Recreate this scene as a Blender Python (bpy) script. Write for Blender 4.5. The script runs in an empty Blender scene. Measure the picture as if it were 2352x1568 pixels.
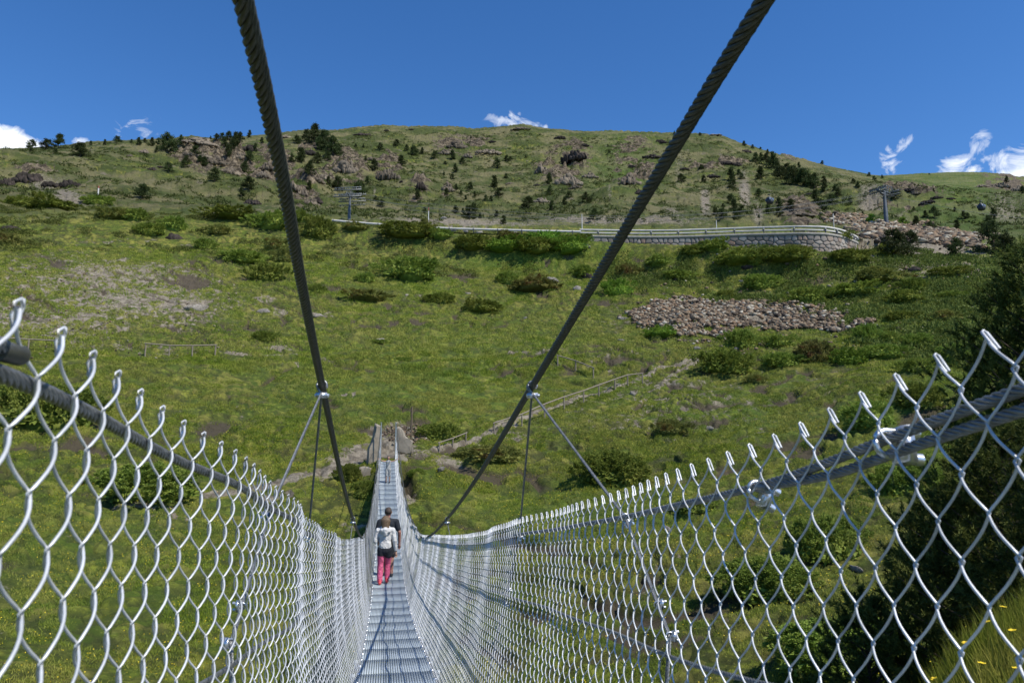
import bpy, math, random
import numpy as np
from mathutils import Vector, Matrix
random.seed(7); RNG = np.random.default_rng(7)
sc = bpy.context.scene
C = bpy.context.collection
rad = math.radians
F = 1700.0; TH = rad(8.0); cT, sT = math.cos(TH), math.sin(TH)

# ---------------------------------------------------------------- survey helpers
def ray(px, py):
    u = (px-1176.0)/F; v = (784.0-py)/F
    return u, cT-v*sT, sT+v*cT
def azel(px, py):                     # bearing and slope of a sight line
    x, y, z = ray(px, py); return math.atan2(x, y), z/math.hypot(x, y)
def at_r(px, py, r):                  # point on a sight line at a horizontal distance
    a, e = azel(px, py); return Vector((r*math.sin(a), r*math.cos(a), r*e))
VPA = azel(885, 1023)[0]
AX = np.array([math.sin(VPA), math.cos(VPA), 0]); RT = np.array([math.cos(VPA), -math.sin(VPA), 0])
def bp(s, x, z):                      # bridge coordinates -> world
    s = np.asarray(s, float); x = np.asarray(x, float); z = np.asarray(z, float)
    return s[..., None]*AX + x[..., None]*RT + z[..., None]*np.array([0, 0, 1.])

# ---------------------------------------------------------------- numpy noise
_perm = np.random.default_rng(3).permutation(512); _perm = np.concatenate([_perm, _perm, _perm])
_g = np.random.default_rng(4).normal(size=(512, 2)); _g /= np.linalg.norm(_g, axis=1)[:, None]
def perlin(x, y):
    xi = np.floor(x).astype(int); yi = np.floor(y).astype(int); xf = x-xi; yf = y-yi
    xi &= 511; yi &= 511
    def gr(i, j, dx, dy):
        g = _g[_perm[_perm[(xi+i) & 511]+((yi+j) & 511)]]
        return g[..., 0]*dx+g[..., 1]*dy
    u = xf*xf*xf*(xf*(xf*6-15)+10); v = yf*yf*yf*(yf*(yf*6-15)+10)
    a = gr(0, 0, xf, yf)*(1-u)+gr(1, 0, xf-1, yf)*u
    b = gr(0, 1, xf, yf-1)*(1-u)+gr(1, 1, xf-1, yf-1)*u
    return (a*(1-v)+b*v)*1.5
def fbm(x, y, s, o=4):
    t = 0; a = 1
    for i in range(o):
        t = t+a*perlin(x/s+17.3*i, y/s-9.1*i); s /= 2.03; a *= .5
    return t
_cj = np.random.default_rng(8).random((512, 2)); _cv = np.random.default_rng(9).random(512)
def worley(x, y, s):                   # nearest jittered cell centre: distance and a value per cell
    x = x/s; y = y/s; xi = np.floor(x).astype(int); yi = np.floor(y).astype(int); b = np.full(x.shape, 9.); v = np.zeros(x.shape)
    for i in (-1, 0, 1):
        for j in (-1, 0, 1):
            h = _perm[_perm[(xi+i) & 511]+((yi+j) & 511)]; q = _cj[h]
            d = (xi+i+q[..., 0]-x)**2+(yi+j+q[..., 1]-y)**2; m = d < b; b[m] = d[m]; v[m] = _cv[h][m]
    return np.sqrt(b), v
def sstep(a, b, x):
    t = np.clip((x-a)/(b-a), 0, 1); return t*t*(3-2*t)

# ---------------------------------------------------------------- mesh helpers
def mesh_np(name, V, Fq, mats, smooth=False, midx=None):
    me = bpy.data.meshes.new(name)
    V = np.asarray(V, np.float32).reshape(-1, 3); Fq = np.asarray(Fq, np.int32)
    n = Fq.shape[1]
    me.vertices.add(len(V)); me.vertices.foreach_set('co', V.ravel())
    me.loops.add(Fq.size); me.loops.foreach_set('vertex_index', Fq.ravel())
    me.polygons.add(len(Fq)); me.polygons.foreach_set('loop_start', np.arange(len(Fq), dtype=np.int32)*n)
    if smooth: me.polygons.foreach_set('use_smooth', np.ones(len(Fq), bool))
    for m in (mats if isinstance(mats, (list, tuple)) else [mats]): me.materials.append(m)
    if midx is not None: me.polygons.foreach_set('material_index', np.asarray(midx, np.int32))
    me.update(calc_edges=True)
    return me
def link(name, me, parent=None, loc=None):
    o = bpy.data.objects.new(name, me); C.objects.link(o)
    if parent is not None: o.parent = parent
    if loc is not None: o.location = loc
    return o
def tag(o, label=None, cat=None, group=None, kind=None):
    if label: o['label'] = label
    if cat: o['category'] = cat
    if group: o['group'] = group
    if kind: o['kind'] = kind
    return o
def thing(name, label, cat, loc=(0, 0, 0), rz=0, group=None):
    o = bpy.data.objects.new(name, None); C.objects.link(o); o.empty_display_size = .2
    o.location = loc; o.rotation_euler = (0, 0, rz)
    return tag(o, label, cat, group)
class MB:                              # gathers pieces (triangles) into one mesh
    def __init__(s): s.v = []; s.f = []; s.m = []; s.n = 0
    def add(s, V, Fc, mi=0):
        V = np.asarray(V, float).reshape(-1, 3); Fc = np.asarray(Fc, int)
        if Fc.shape[1] == 4: Fc = np.concatenate([Fc[:, [0, 1, 2]], Fc[:, [0, 2, 3]]])
        s.v.append(V); s.f.append(Fc+s.n); s.m.append(np.full(len(Fc), mi)); s.n += len(V); return s
    def build(s, name, mats, parent=None, smooth=False, loc=None):
        me = mesh_np(name, np.concatenate(s.v), np.concatenate(s.f), mats, smooth, np.concatenate(s.m))
        return link(name, me, parent, loc)
    def box(s, c, d, R=None, mi=0, taper=1.0):
        x, y, z = np.array(d)/2.0
        V = np.array([[-x, -y, -z], [x, -y, -z], [x, y, -z], [-x, y, -z], [-x*taper, -y*taper, z], [x*taper, -y*taper, z], [x*taper, y*taper, z], [-x*taper, y*taper, z]])
        if R is not None: V = V @ np.array(R).T
        return s.add(V+np.array(c), [[0, 3, 2, 1], [4, 5, 6, 7], [0, 1, 5, 4], [1, 2, 6, 5], [2, 3, 7, 6], [3, 0, 4, 7]], mi)
    def tube(s, P, r, n=8, cap=True, mi=0):
        V, Fq = tubes(np.asarray(P, float)[None], r, n)
        s.add(V, Fq, mi)
        if cap:
            k = len(P)
            for b in (0, (k-1)*n):
                ring = np.asarray(V).reshape(-1, 3)[b:b+n]
                s.add(np.vstack([ring, ring.mean(0)]), [[i, (i+1) % n, n] for i in range(n)], mi)
        return s
def tubes(P, r, n=6):                  # P (K,M,3) paths -> all tubes at once
    K, M, _ = P.shape
    T = np.gradient(P, axis=1); T /= np.linalg.norm(T, axis=2, keepdims=True)+1e-12
    ref = np.where(np.abs(T[..., 2:3]) > .93, np.array([1., .13, 0]), np.array([0, .07, 1.]))
    A = np.cross(T, ref); A /= np.linalg.norm(A, axis=2, keepdims=True)+1e-12
    B = np.cross(T, A)
    th = np.arange(n)*2*math.pi/n
    r = np.asarray(r, float); r = r.reshape(1, -1, 1, 1) if r.ndim == 1 else r
    V = P[:, :, None, :]+r*(np.cos(th)[None, None, :, None]*A[:, :, None, :]+np.sin(th)[None, None, :, None]*B[:, :, None, :])
    idx = np.arange(K*M*n).reshape(K, M, n)
    a = idx[:, :-1, :]; b = np.roll(a, -1, 2); d = idx[:, 1:, :]; c = np.roll(d, -1, 2)
    return V.reshape(-1, 3), np.stack([a, d, c, b], -1).reshape(-1, 4)
def spline(xs, ys):                    # smooth monotone-ish interpolation
    xs = np.array(xs, float); ys = np.array(ys, float)
    d = np.diff(ys)/np.diff(xs); m = np.zeros(len(xs)); m[0] = d[0]; m[-1] = d[-1]
    for i in range(1, len(xs)-1):
        if d[i-1]*d[i] > 0:
            w1 = 2*(xs[i+1]-xs[i])+(xs[i]-xs[i-1]); w2 = (xs[i+1]-xs[i])+2*(xs[i]-xs[i-1])
            m[i] = (w1+w2)/(w1/d[i-1]+w2/d[i])
    def f(x):
        x = np.asarray(x, float); i = np.clip(np.searchsorted(xs, x)-1, 0, len(xs)-2)
        h = xs[i+1]-xs[i]; t = (x-xs[i])/h
        y = (2*t**3-3*t**2+1)*ys[i]+(t**3-2*t**2+t)*h*m[i]+(-2*t**3+3*t**2)*ys[i+1]+(t**3-t**2)*h*m[i+1]
        y = np.where(x < xs[0], ys[0]+(x-xs[0])*m[0], y); return np.where(x > xs[-1], ys[-1]+(x-xs[-1])*m[-1], y)
    return f

# ---------------------------------------------------------------- materials
class NT:
    def __init__(s, name):
        s.m = bpy.data.materials.new(name); s.m.use_nodes = True; s.t = s.m.node_tree
        s.b = s.t.nodes['Principled BSDF']; s.co = None
    def n(s, ty, **k):
        o = s.t.nodes.new(ty)
        for a, v in k.items(): setattr(o, a, v)
        return o
    def l(s, a, b): s.t.links.new(a, b)
    def coord(s, kind='Object'):
        if s.co is None: s.co = s.n('ShaderNodeTexCoord')
        return s.co.outputs[kind]
    def geo(s):
        return s.n('ShaderNodeNewGeometry').outputs['Position']
    def noise(s, scale, det=4, rough=.55, vec=None, dist=0):
        o = s.n('ShaderNodeTexNoise'); o.inputs['Scale'].default_value = scale; o.inputs['Detail'].default_value = det
        o.inputs['Roughness'].default_value = rough; o.inputs['Distortion'].default_value = dist
        s.l(vec if vec is not None else s.coord(), o.inputs['Vector']); return o.outputs['Fac']
    def ramp(s, fac, pts):
        o = s.n('ShaderNodeValToRGB'); e = o.color_ramp.elements
        while len(e) < len(pts): e.new(.5)
        for i, (p, c) in enumerate(pts):
            e[i].position = p; e[i].color = (*c, 1) if isinstance(c, tuple) else (c, c, c, 1)
        s.l(fac, o.inputs['Fac']); return o.outputs['Color']
    def mix(s, f, a, b, mode='MIX'):
        o = s.n('ShaderNodeMix', data_type='RGBA', blend_type=mode)
        for i, v in ((0, f), (6, a), (7, b)):
            if isinstance(v, (float, int)): o.inputs[i].default_value = v if i == 0 else (v, v, v, 1)
            elif isinstance(v, tuple): o.inputs[i].default_value = (*v, 1)
            else: s.l(v, o.inputs[i])
        return o.outputs[2]
    def math(s, op, a, b=0.0, clamp=False):
        o = s.n('ShaderNodeMath', operation=op); o.use_clamp = clamp
        for i, v in ((0, a), (1, b)):
            if isinstance(v, (float, int)): o.inputs[i].default_value = v
            else: s.l(v, o.inputs[i])
        return o.outputs[0]
    def attr(s, name):
        o = s.n('ShaderNodeAttribute'); o.attribute_name = name; return o
    def bump(s, h, strength=.5, dist=.05, prev=None):
        o = s.n('ShaderNodeBump'); o.inputs['Strength'].default_value = strength; o.inputs['Distance'].default_value = dist
        s.l(h, o.inputs['Height'])
        if prev is not None: s.l(prev, o.inputs['Normal'])
        return o.outputs['Normal']
    def done(s, col=None, rough=.8, metal=0, nrm=None, spec=None):
        if col is not None:
            if isinstance(col, tuple): s.b.inputs['Base Color'].default_value = (*col, 1)
            else: s.l(col, s.b.inputs['Base Color'])
        if isinstance(rough, (float, int)): s.b.inputs['Roughness'].default_value = rough
        else: s.l(rough, s.b.inputs['Roughness'])
        s.b.inputs['Metallic'].default_value = metal
        if spec is not None: s.b.inputs['Specular IOR Level'].default_value = spec
        if nrm is not None: s.l(nrm, s.b.inputs['Normal'])
        return s.m
def simple(name, c1, c2, scale=8, rough=.7, metal=0, bump=0, bd=.01, spec=None, det=4):
    t = NT(name); n = t.noise(scale, det)
    col = t.mix(t.ramp(n, [(.3, 0.0), (.7, 1.0)]), c1, c2)
    return t.done(col, rough, metal, t.bump(n, bump, bd) if bump else None, spec)

M_wire = simple('galvanised_wire', (.42, .44, .45), (.88, .89, .90), 9, .42, .3, .15, .002, None, 9)
M_steel = simple('bright_steel', (.60, .62, .64), (.80, .81, .82), 40, .30, .8)
M_rope = simple('dark_wire_rope', (.055, .057, .045), (.11, .11, .09), 60, .5, .3, .3, .002)
M_rope2 = simple('grey_wire_rope', (.17, .175, .175), (.31, .32, .33), 60, .42, .6, .3, .002)
M_grate = simple('galvanised_grating', (.36, .42, .46), (.50, .56, .60), 3, .6, .15)
M_grate2 = simple('pale_galvanised_edge', (.55, .58, .6), (.75, .77, .78), 9, .4, .5)
M_wood = simple('weathered_wood', (.16, .13, .095), (.30, .26, .20), 12, .85, 0, .4, .01)
M_polewood = simple('brown_pole_wood', (.10, .075, .045), (.17, .13, .085), 12, .85, 0, .4, .01)
M_conc = simple('concrete', (.24, .225, .19), (.34, .32, .28), 2.5, .9, 0, .3, .02)
M_rail = simple('guardrail_metal', (.46, .44, .40), (.62, .59, .54), 1.5, .75, 0)
M_post = simple('guardrail_post_metal', (.12, .13, .14), (.2, .21, .22), 3, .6, .4)
M_tower = simple('lift_tower_paint', (.075, .088, .10), (.125, .14, .155), 1.2, .55, .3)
M_towerl = simple('lift_pale_metal', (.11, .12, .12), (.24, .25, .25), 2, .5, .4)
M_cabin = simple('gondola_dark_shell', (.02, .025, .035), (.04, .045, .06), 2, .45, 0)
M_asph = simple('asphalt', (.05, .05, .05), (.09, .088, .082), 3, .9, 0, .2, .01)
M_white = simple('white_pole_paint', (.6, .58, .55), (.75, .74, .72), 6, .6)
M_bark = simple('bark', (.07, .05, .035), (.14, .105, .08), 8, .95, 0, .6, .02)

def rock_mat(name, cols, scale=1.2):
    t = NT(name); n = t.noise(scale, 8, .65); n2 = t.noise(scale*6, 6, .7)
    info = t.n('ShaderNodeObjectInfo').outputs['Random']
    c = t.ramp(n, [(.25, cols[0]), (.48, cols[1]), (.62, cols[2]), (.78, cols[3])])
    c = t.mix(t.math('MULTIPLY', t.ramp(n2, [(.42, 1.0), (.54, 0.0)]), .75), c, (.025, .022, .018))
    c = t.mix(.0 if 'dark' in name else .35, c, t.ramp(info, [(0, (.12, .10, .085)), (1, (.38, .32, .26))]))
    return t.done(c, .92, 0, t.bump(n2, .8, .12), .2)
M_rock = rock_mat('grey_crag_rock', [(.035, .027, .018), (.17, .135, .09), (.32, .26, .18), (.40, .28, .17)])
M_rockd = rock_mat('dark_crag_rock', [(.02, .017, .015), (.05, .04, .034), (.09, .07, .06), (.13, .11, .09)])
M_stone = rock_mat('pale_boulder', [(.16, .15, .14), (.34, .32, .28), (.46, .43, .38), (.50, .42, .33)], 2.5)
def scree_mat():
    t = NT('scree_stone'); a = t.n('ShaderNodeAttribute'); a.attribute_name = 'tone'
    c = t.ramp(a.outputs['Fac'], [(0, (.05, .034, .022)), (.3, (.13, .09, .055)), (.5, (.25, .185, .115)), (.65, (.29, .165, .085)), (.85, (.32, .27, .19)), (1, (.60, .55, .44))])
    n = t.noise(5, 5); c = t.mix(t.math('MULTIPLY', n, .5), c, (.05, .045, .04))
    return t.done(c, .9, 0, t.bump(n, .5, .05))
M_scree = scree_mat()

def foliage(name, dark, mid, light, scale=2.0, extra=None, bright=1.0, broad=False):
    t = NT(name); g = t.coord(); info = t.n('ShaderNodeObjectInfo').outputs['Random']
    n = t.noise(scale, 5, .6, g); n2 = t.noise(scale*7, 3, .6, g)
    s = t.math('ADD', t.math('MULTIPLY', n, .6), t.math('MULTIPLY', n2, .4))
    c = t.ramp(s, [(.34, dark), (.5, mid), (.66, light)])
    if broad:
        c = t.mix(t.ramp(t.noise(.11, 5, .6, g), [(.42, 0.0), (.62, .55)]), c, (.34, .31, .09))
        c = t.mix(t.ramp(t.noise(.25, 4, .6, g), [(.52, 0.0), (.66, .6)]), c, (.10, .17, .025))
    if extra: c = t.mix(t.ramp(t.noise(scale*1.3, 3, .5, g), [(.60, 0.0), (.68, .8)]), c, extra)
    h = t.n('ShaderNodeHueSaturation'); t.l(c, h.inputs['Color'])
    t.l(t.math('ADD', t.math('MULTIPLY', info, .5), .75*bright), h.inputs['Value'])
    t.l(t.math('ADD', t.math('MULTIPLY', info, .03), .485), h.inputs['Hue'])
    t.b.inputs['Subsurface Weight'].default_value = 0
    m = t.done(h.outputs['Color'], .75, 0, None, .15)
    tr = t.n('ShaderNodeBsdfTranslucent'); t.l(h.outputs['Color'], tr.inputs['Color'])
    mx = t.n('ShaderNodeMixShader'); mx.inputs[0].default_value = .3
    out = t.t.nodes['Material Output']; t.l(t.b.outputs[0], mx.inputs[1]); t.l(tr.outputs[0], mx.inputs[2]); t.l(mx.outputs[0], out.inputs['Surface'])
    return m
M_juni = foliage('juniper_foliage', (.075, .115, .018), (.19, .25, .04), (.36, .39, .09))
M_junib = foliage('browned_juniper_foliage', (.08, .10, .024), (.19, .20, .05), (.32, .30, .09), 2.0, (.15, .06, .025))
M_lush = foliage('bright_leaf_foliage', (.08, .15, .018), (.17, .30, .035), (.30, .44, .07))
M_mat = foliage('low_juniper_foliage', (.06, .085, .018), (.115, .145, .03), (.19, .21, .055), 1.0)
M_scrub = foliage('hill_scrub_foliage', (.03, .042, .012), (.07, .088, .022), (.13, .14, .04), 1.0)
M_pine = foliage('pine_foliage', (.026, .038, .014), (.055, .075, .024), (.10, .125, .04), 1.2)
M_pinen = foliage('near_pine_foliage', (.028, .046, .010), (.095, .13, .028), (.28, .30, .08), 5.0)
M_grassb = foliage('grass_blades', (.070, .115, .012), (.215, .275, .030), (.48, .45, .10), .9, None, 1.0, True)
M_yel = simple('yellow_petals', (.75, .52, .01), (.9, .68, .02), 5, .6)
M_whitef = simple('white_petals', (.6, .6, .55), (.8, .8, .75), 5, .6)

# ---------------------------------------------------------------- terrain
COLS = [-300, 0, 400, 880, 1300, 1700, 2000, 2200, 2352, 2700]
rows_z = [(1.0, [-1.5]*10),
 (2.0, [-1.7, -1.7, -1.8, -1.9, -1.8, -1.6, -1.35, -1.0, -.85, -.65]),
 (3.2, [-2.1, -2.2, -2.4, -2.6, -2.5, -2.1, -1.45, -.95, -.77, -.55]),
 (4.5, [-2.6, -2.8, -3.1, -3.5, -3.3, -2.8, -1.6, -1.0, -.80, -.5]),
 (6.0, [-3.1, -3.3, -3.8, -4.4, -4.2, -3.6, -2.6, -1.75, -1.35, -.9]),
 (8.5, [-3.8, -4.1, -4.8, -5.5, -5.3, -4.6, -3.6, -2.7, -2.3, -1.8]),
 (13, [-4.6, -4.9, -5.7, -6.7, -6.6, -5.6, -4.4, -3.5, -3.1, -2.4]),
 (20, [-5.2, -5.6, -6.3, -7.3, -7.0, -6.0, -4.9, -4.1, -3.7, -3.0])]
rows_p = [(26, [1420, 1430, 1440, 1435, 1430, 1400, 1350, 1310, 1290, 1250]),
 (32, [1290, 1300, 1310, 1290, 1290, 1270, 1230, 1200, 1180, 1150]),
 (38, [1180, 1190, 1190, 1150, 1170, 1160, 1130, 1110, 1090, 1070]),
 (42.5, [1108, 1115, 1110, 1062, 1095, 1085, 1060, 1045, 1035, 1015]),
 (48, [1030, 1040, 1030, 1012, 1030, 1020, 1000, 990, 980, 960]),
 (56, [930, 940, 930, 930, 945, 940, 920, 900, 890, 880]),
 (66, [835, 838, 842, 860, 855, 850, 840, 830, 820, 810]),
 (71, [803, 806, 808, 822, 818, 812, 805, 800, 795, 785]),
 (80, [740, 745, 750, 765, 765, 762, 755, 750, 745, 740]),
 (92, [655, 660, 670, 695, 698, 695, 692, 690, 685, 680]),
 (102, [598, 603, 612, 635, 640, 636, 630, 628, 625, 622]),
 (111, [553, 558, 568, 582, 590, 577, 578, 596, 596, 596]),
 (122, [505, 510, 514, 517, 532, 536, 546, 562, 564, 564]),
 (140, [478, 484, 492, 505, 521, 527, 532, 536, 538, 540]),
 (175, [440, 450, 472, 490, 502, 506, 515, 512, 514, 516]),
 (225, [402, 408, 440, 466, 476, 478, 488, 484, 484, 486]),
 (285, [376, 380, 396, 428, 436, 438, 456, 458, 460, 462]),
 (360, [365, 354, 332, 372, 382, 388, 424, 438, 446, 452])]
SKY = [(-300, 362), (0, 346), (60, 345), (140, 340), (200, 331), (300, 327), (400, 319), (440, 314), (500, 322), (560, 316), (620, 311), (700, 303), (760, 303), (820, 297), (880, 292), (940, 295), (1000, 295), (1040, 293), (1090, 298), (1150, 294), (1200, 288), (1250, 297), (1320, 302), (1400, 303), (1550, 307), (1620, 309), (1660, 313), (1700, 328), (1750, 345), (1850, 371), (1920, 388), (1990, 403), (2050, 412), (2200, 430), (2352, 446), (2700, 455)]
FAR = [(-300, 425), (1500, 420), (1900, 440), (2000, 408), (2080, 402), (2150, 399), (2230, 397), (2290, 401), (2352, 410), (2700, 430)]
def row_fn(pts, r):
    ae = [azel(px, py) for px, py in pts]; a = [k[0] for k in ae]; z = [k[1]*r for k in ae]
    return spline(a, z) if len(pts) < 15 else (lambda x, a=a, z=z: np.interp(x, a, z))
az_cols = [azel(c, 900)[0] for c in COLS]
RR = []; ZF = []
for r, zs in rows_z:
    RR.append(r); ZF.append(spline(az_cols, zs))
for r, pys in rows_p:
    RR.append(r); ZF.append(row_fn(list(zip(COLS, pys)), r))
RR.append(450); ZF.append(row_fn(SKY, 450))
RR.append(560); ZF.append(row_fn([(px, py+24-14*min(1, max(0, (px-1900)/200))) for px, py in SKY], 560))
RR.append(760); ZF.append(row_fn([(px, py+14) for px, py in FAR], 760))
RR.append(1000); ZF.append(row_fn(FAR, 1000))
RR.append(1400); ZF.append(row_fn([(px, py+45) for px, py in FAR], 1400))
RR.append(6000); ZF.append(lambda a: np.zeros_like(a)+60.)
RR = np.array(RR)
AMAX = rad(41)
na = 1640
AZ = np.concatenate([np.linspace(-math.pi, -AMAX-.03, 60), np.linspace(-AMAX, AMAX, na), np.linspace(AMAX+.03, math.pi, 60)])
# ring radii: even steps on the slope seen from the bridge
cpy = [2600, 2300, 2100, 1950, 1800, 1720, 1640, 1560]+[p[1][4] for p in rows_p]+[300, 290, 284, 280, 276, 270]
cpy = np.array(cpy, float); step = np.abs(np.diff(cpy)); step = np.maximum(step, 12); cum = np.concatenate([[0], np.cumsum(step)])
RG = np.interp(np.linspace(0, cum[-1], 1320), cum, np.log(RR)); RG = np.exp(RG)
azc = np.clip(AZ, -rad(41), rad(41))
ZC = np.stack([f(azc) for f in ZF])                     # rows x az
back = sstep(rad(46), rad(120), np.abs(AZ))
flat = np.interp(np.log(RR), [0, 3, 5, 9], [-1.5, -1.2, 6, 60])[:, None]
ZC = ZC*(1-back)+flat*back
def interp_rows(RG):
    xs = np.log(RR); x = np.log(RG)
    d = np.diff(ZC, axis=0)/np.diff(xs)[:, None]; m = np.zeros_like(ZC); m[0] = d[0]; m[-1] = d[-1]
    h = np.diff(xs)[:, None]; a = d[:-1]; b = d[1:]; w1 = 2*h[1:]+h[:-1]; w2 = h[1:]+2*h[:-1]
    pr = a*b > 0
    m[1:-1] = np.where(pr, (w1+w2)/(w1/np.where(pr, a, 1)+w2/np.where(pr, b, 1)), 0)
    i = np.clip(np.searchsorted(xs, x)-1, 0, len(xs)-2); hh = (xs[i+1]-xs[i])[:, None]; t = ((x-xs[i])[:, None])/hh
    return (2*t**3-3*t**2+1)*ZC[i]+(t**3-2*t**2+t)*hh*m[i]+(-2*t**3+3*t**2)*ZC[i+1]+(t**3-t**2)*hh*m[i+1]
ZG = interp_rows(RG)
R2, A2 = np.meshgrid(RG, AZ, indexing='ij'); XG = R2*np.sin(A2); YG = R2*np.cos(A2)
def blobmask(blobs):                   # (px, py, half width, half height) of a patch seen on the slope
    out = np.zeros_like(XG)
    for px, py, hw, hh, k in blobs:
        a0 = azel(px, py)[0]; r0 = g_r(px, py); r1 = g_r(px, py-hh); r2 = g_r(px, py+hh)
        dr = max(abs(r1-r0), abs(r0-r2), 1e-3); da = hw/F
        out = np.maximum(out, k*np.exp(-(((A2-a0)/da)**2+((np.log(R2)-math.log(r0))/(dr/r0))**2)*.9))
    return out
def hz(x, y):                          # ground height at world x, y
    a = np.arctan2(x, y); r = np.maximum(np.hypot(x, y), RG[0])
    i = np.clip(np.searchsorted(AZ, a)-1, 0, len(AZ)-2); j = np.clip(np.searchsorted(RG, r)-1, 0, len(RG)-2)
    t = (a-AZ[i])/(AZ[i+1]-AZ[i]); u = np.clip((r-RG[j])/(RG[j+1]-RG[j]), 0, 1)
    return (ZG[j, i]*(1-t)+ZG[j, i+1]*t)*(1-u)+(ZG[j+1, i]*(1-t)+ZG[j+1, i+1]*t)*u
def g_r(px, py, rmin=7.0):
    a, e = azel(px, py); k = RG > rmin
    x = RG*math.sin(a); y = RG*math.cos(a); z = hz(x, y); hit = np.nonzero((z >= e*RG) & k)[0]
    if len(hit) == 0:
        d = np.where(k & (RG > 60), np.abs(e-z/RG), 9); return float(RG[np.argmin(d)])
    j = hit[0]
    if j == 0: return float(RG[0])
    d0 = e*RG[j-1]-z[j-1]; d1 = z[j]-e*RG[j]; return float(RG[j-1]+(RG[j]-RG[j-1])*d0/(d0+d1+1e-9))
def G(px, py, rmin=7.0):
    r = g_r(px, py, rmin); a, e = azel(px, py); x = r*math.sin(a); y = r*math.cos(a)
    return Vector((x, y, float(hz(np.array(x), np.array(y)))))
def normal_at(p, d=1.0):
    f = lambda x, y: float(hz(np.array(x), np.array(y)))
    n = Vector((f(p[0]-d, p[1])-f(p[0]+d, p[1]), f(p[0], p[1]-d)-f(p[0], p[1]+d), 2*d)); return n.normalized()
# large forms first, then patches that depend on them
big = sstep(120, 260, R2)
away = 1-sstep(250, 370, R2)*.86
ZG += big*away*(fbm(XG, YG, 70, 3)*5.5+(np.abs(fbm(XG+90, YG, 34, 3))-.3)*3.4)
ZG += sstep(14, 30, R2)*(1-big)*(1-np.exp(-((R2-116)/16)**2))*(fbm(XG, YG, 14, 3)*.38)
CRAG = [(475, 345, 70, 22, 1), (545, 375, 60, 30, 1), (620, 410, 50, 28, 1), (690, 430, 40, 30, 1), (790, 385, 50, 34, 1), (890, 385, 34, 30, 1), (1070, 335, 70, 20, .9), (1310, 350, 45, 30, .8), (1290, 390, 60, 30, .9), (965, 420, 30, 16, .7), (1460, 400, 60, 40, .6), (60, 400, 60, 12, .45), (1680, 370, 40, 14, .7), (1620, 385, 60, 16, .6), (1840, 490, 50, 12, .7), (2090, 440, 60, 16, .7), (2320, 430, 50, 16, .8), (1800, 360, 40, 14, .5), (730, 340, 50, 20, .7), (1030, 440, 24, 12, .6)]
crag = blobmask(CRAG)*sstep(-.25, .35, fbm(XG, YG, 16, 4)+.15)
ridge = np.abs(fbm(XG, YG, 7, 4)); ridge2 = np.abs(fbm(XG+40, YG-30, 17, 4))
ZG += crag*(1-.55*sstep(330, 400, R2))*(ridge*4.2+ridge2*5.5+np.abs(fbm(XG+9, YG+70, 3.0, 2))*1.6)*np.clip(R2/330, .5, 1.2)
# bare soil
DIRT = [(240, 640, 280, 64, .60), (330, 690, 250, 64, .64), (440, 700, 50, 20, .75), (120, 740, 220, 55, .58), (390, 745, 150, 30, .45), (520, 660, 120, 40, .38), (60, 640, 120, 60, .36), (560, 740, 120, 40, .3), (300, 560, 300, 26, .34), (640, 720, 40, 10, .6), (740, 725, 40, 8, .6), (610, 690, 30, 8, .7), (300, 800, 200, 14, .45), (640, 800, 90, 9, .5), (150, 450, 30, 18, .9), (100, 430, 60, 14, .7), (170, 470, 40, 16, .8), (650, 835, 60, 8, .5),
 (1560, 400, 20, 60, .6), (1620, 470, 16, 46, .9), (1710, 440, 18, 60, .9), (1740, 480, 20, 36, .8), (1540, 490, 40, 22, .7), (2000, 480, 40, 10, .85), (2060, 500, 50, 10, .6), (2310, 500, 60, 26, .7), (860, 450, 6, 46, .6), (1215, 410, 6, 26, .5), (1400, 455, 10, 40, .6), (1270, 470, 10, 30, .5), (1500, 440, 14, 40, .6), (1060, 515, 300, 7, .85), (1400, 512, 300, 8, .9), (500, 487, 50, 8, .8), (1230, 812, 40, 4, .9),
 (830, 1060, 90, 16, .95), (760, 1085, 60, 10, .9), (920, 1000, 44, 26, .9), (960, 1045, 60, 10, .95), (1030, 1060, 60, 16, .7), (1110, 1040, 50, 14, .6), (1170, 975, 40, 10, .9), (935, 1140, 22, 30, .9), (700, 1105, 70, 9, .7), (640, 1140, 60, 10, .6), (860, 1000, 20, 20, .8), (1180, 1010, 60, 18, .5), (800, 910, 60, 6, .5), (1440, 985, 60, 6, .6), (1330, 1095, 60, 10, .4), (2230, 625, 70, 7, .8), (2170, 740, 60, 6, .7), (1690, 732, 190, 22, 1.1), (1560, 730, 90, 22, 1.0), (1880, 740, 90, 16, 1.0), (2100, 550, 130, 18, 1.0), (905, 1035, 60, 34, 1.1), (840, 1050, 70, 22, 1.05), (330, 1165, 80, 14, .6), (400, 1190, 60, 14, .5), (1550, 630, 30, 9, .4), (830, 1215, 60, 12, .7), (1040, 1200, 60, 9, .5)]
dirt = np.maximum(blobmask(DIRT), .16+.22*np.clip(fbm(XG, YG, 24, 3), -.5, 1))
def path_mask(pts, w, k):
    out = np.zeros_like(XG); W = [G(*p) for p in pts]
    for a, b in zip(W, W[1:]):
        dx, dy = b.x-a.x, b.y-a.y; L = dx*dx+dy*dy
        sel = (R2 > min(a.xy.length, b.xy.length)-5) & (R2 < max(a.xy.length, b.xy.length)+5)
        t = np.clip(((XG[sel]-a.x)*dx+(YG[sel]-a.y)*dy)/L, 0, 1)
        d = np.hypot(XG[sel]-a.x-t*dx, YG[sel]-a.y-t*dy)
        out[sel] = np.maximum(out[sel], k*np.exp(-(d/w)**2))
    return out
dirt = np.maximum(dirt, path_mask([(905, 1052), (960, 1045), (1060, 1028), (1150, 985), (1230, 945), (1340, 912), (1440, 885), (1520, 850), (1600, 830), (1700, 818)], .42, .85))
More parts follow.
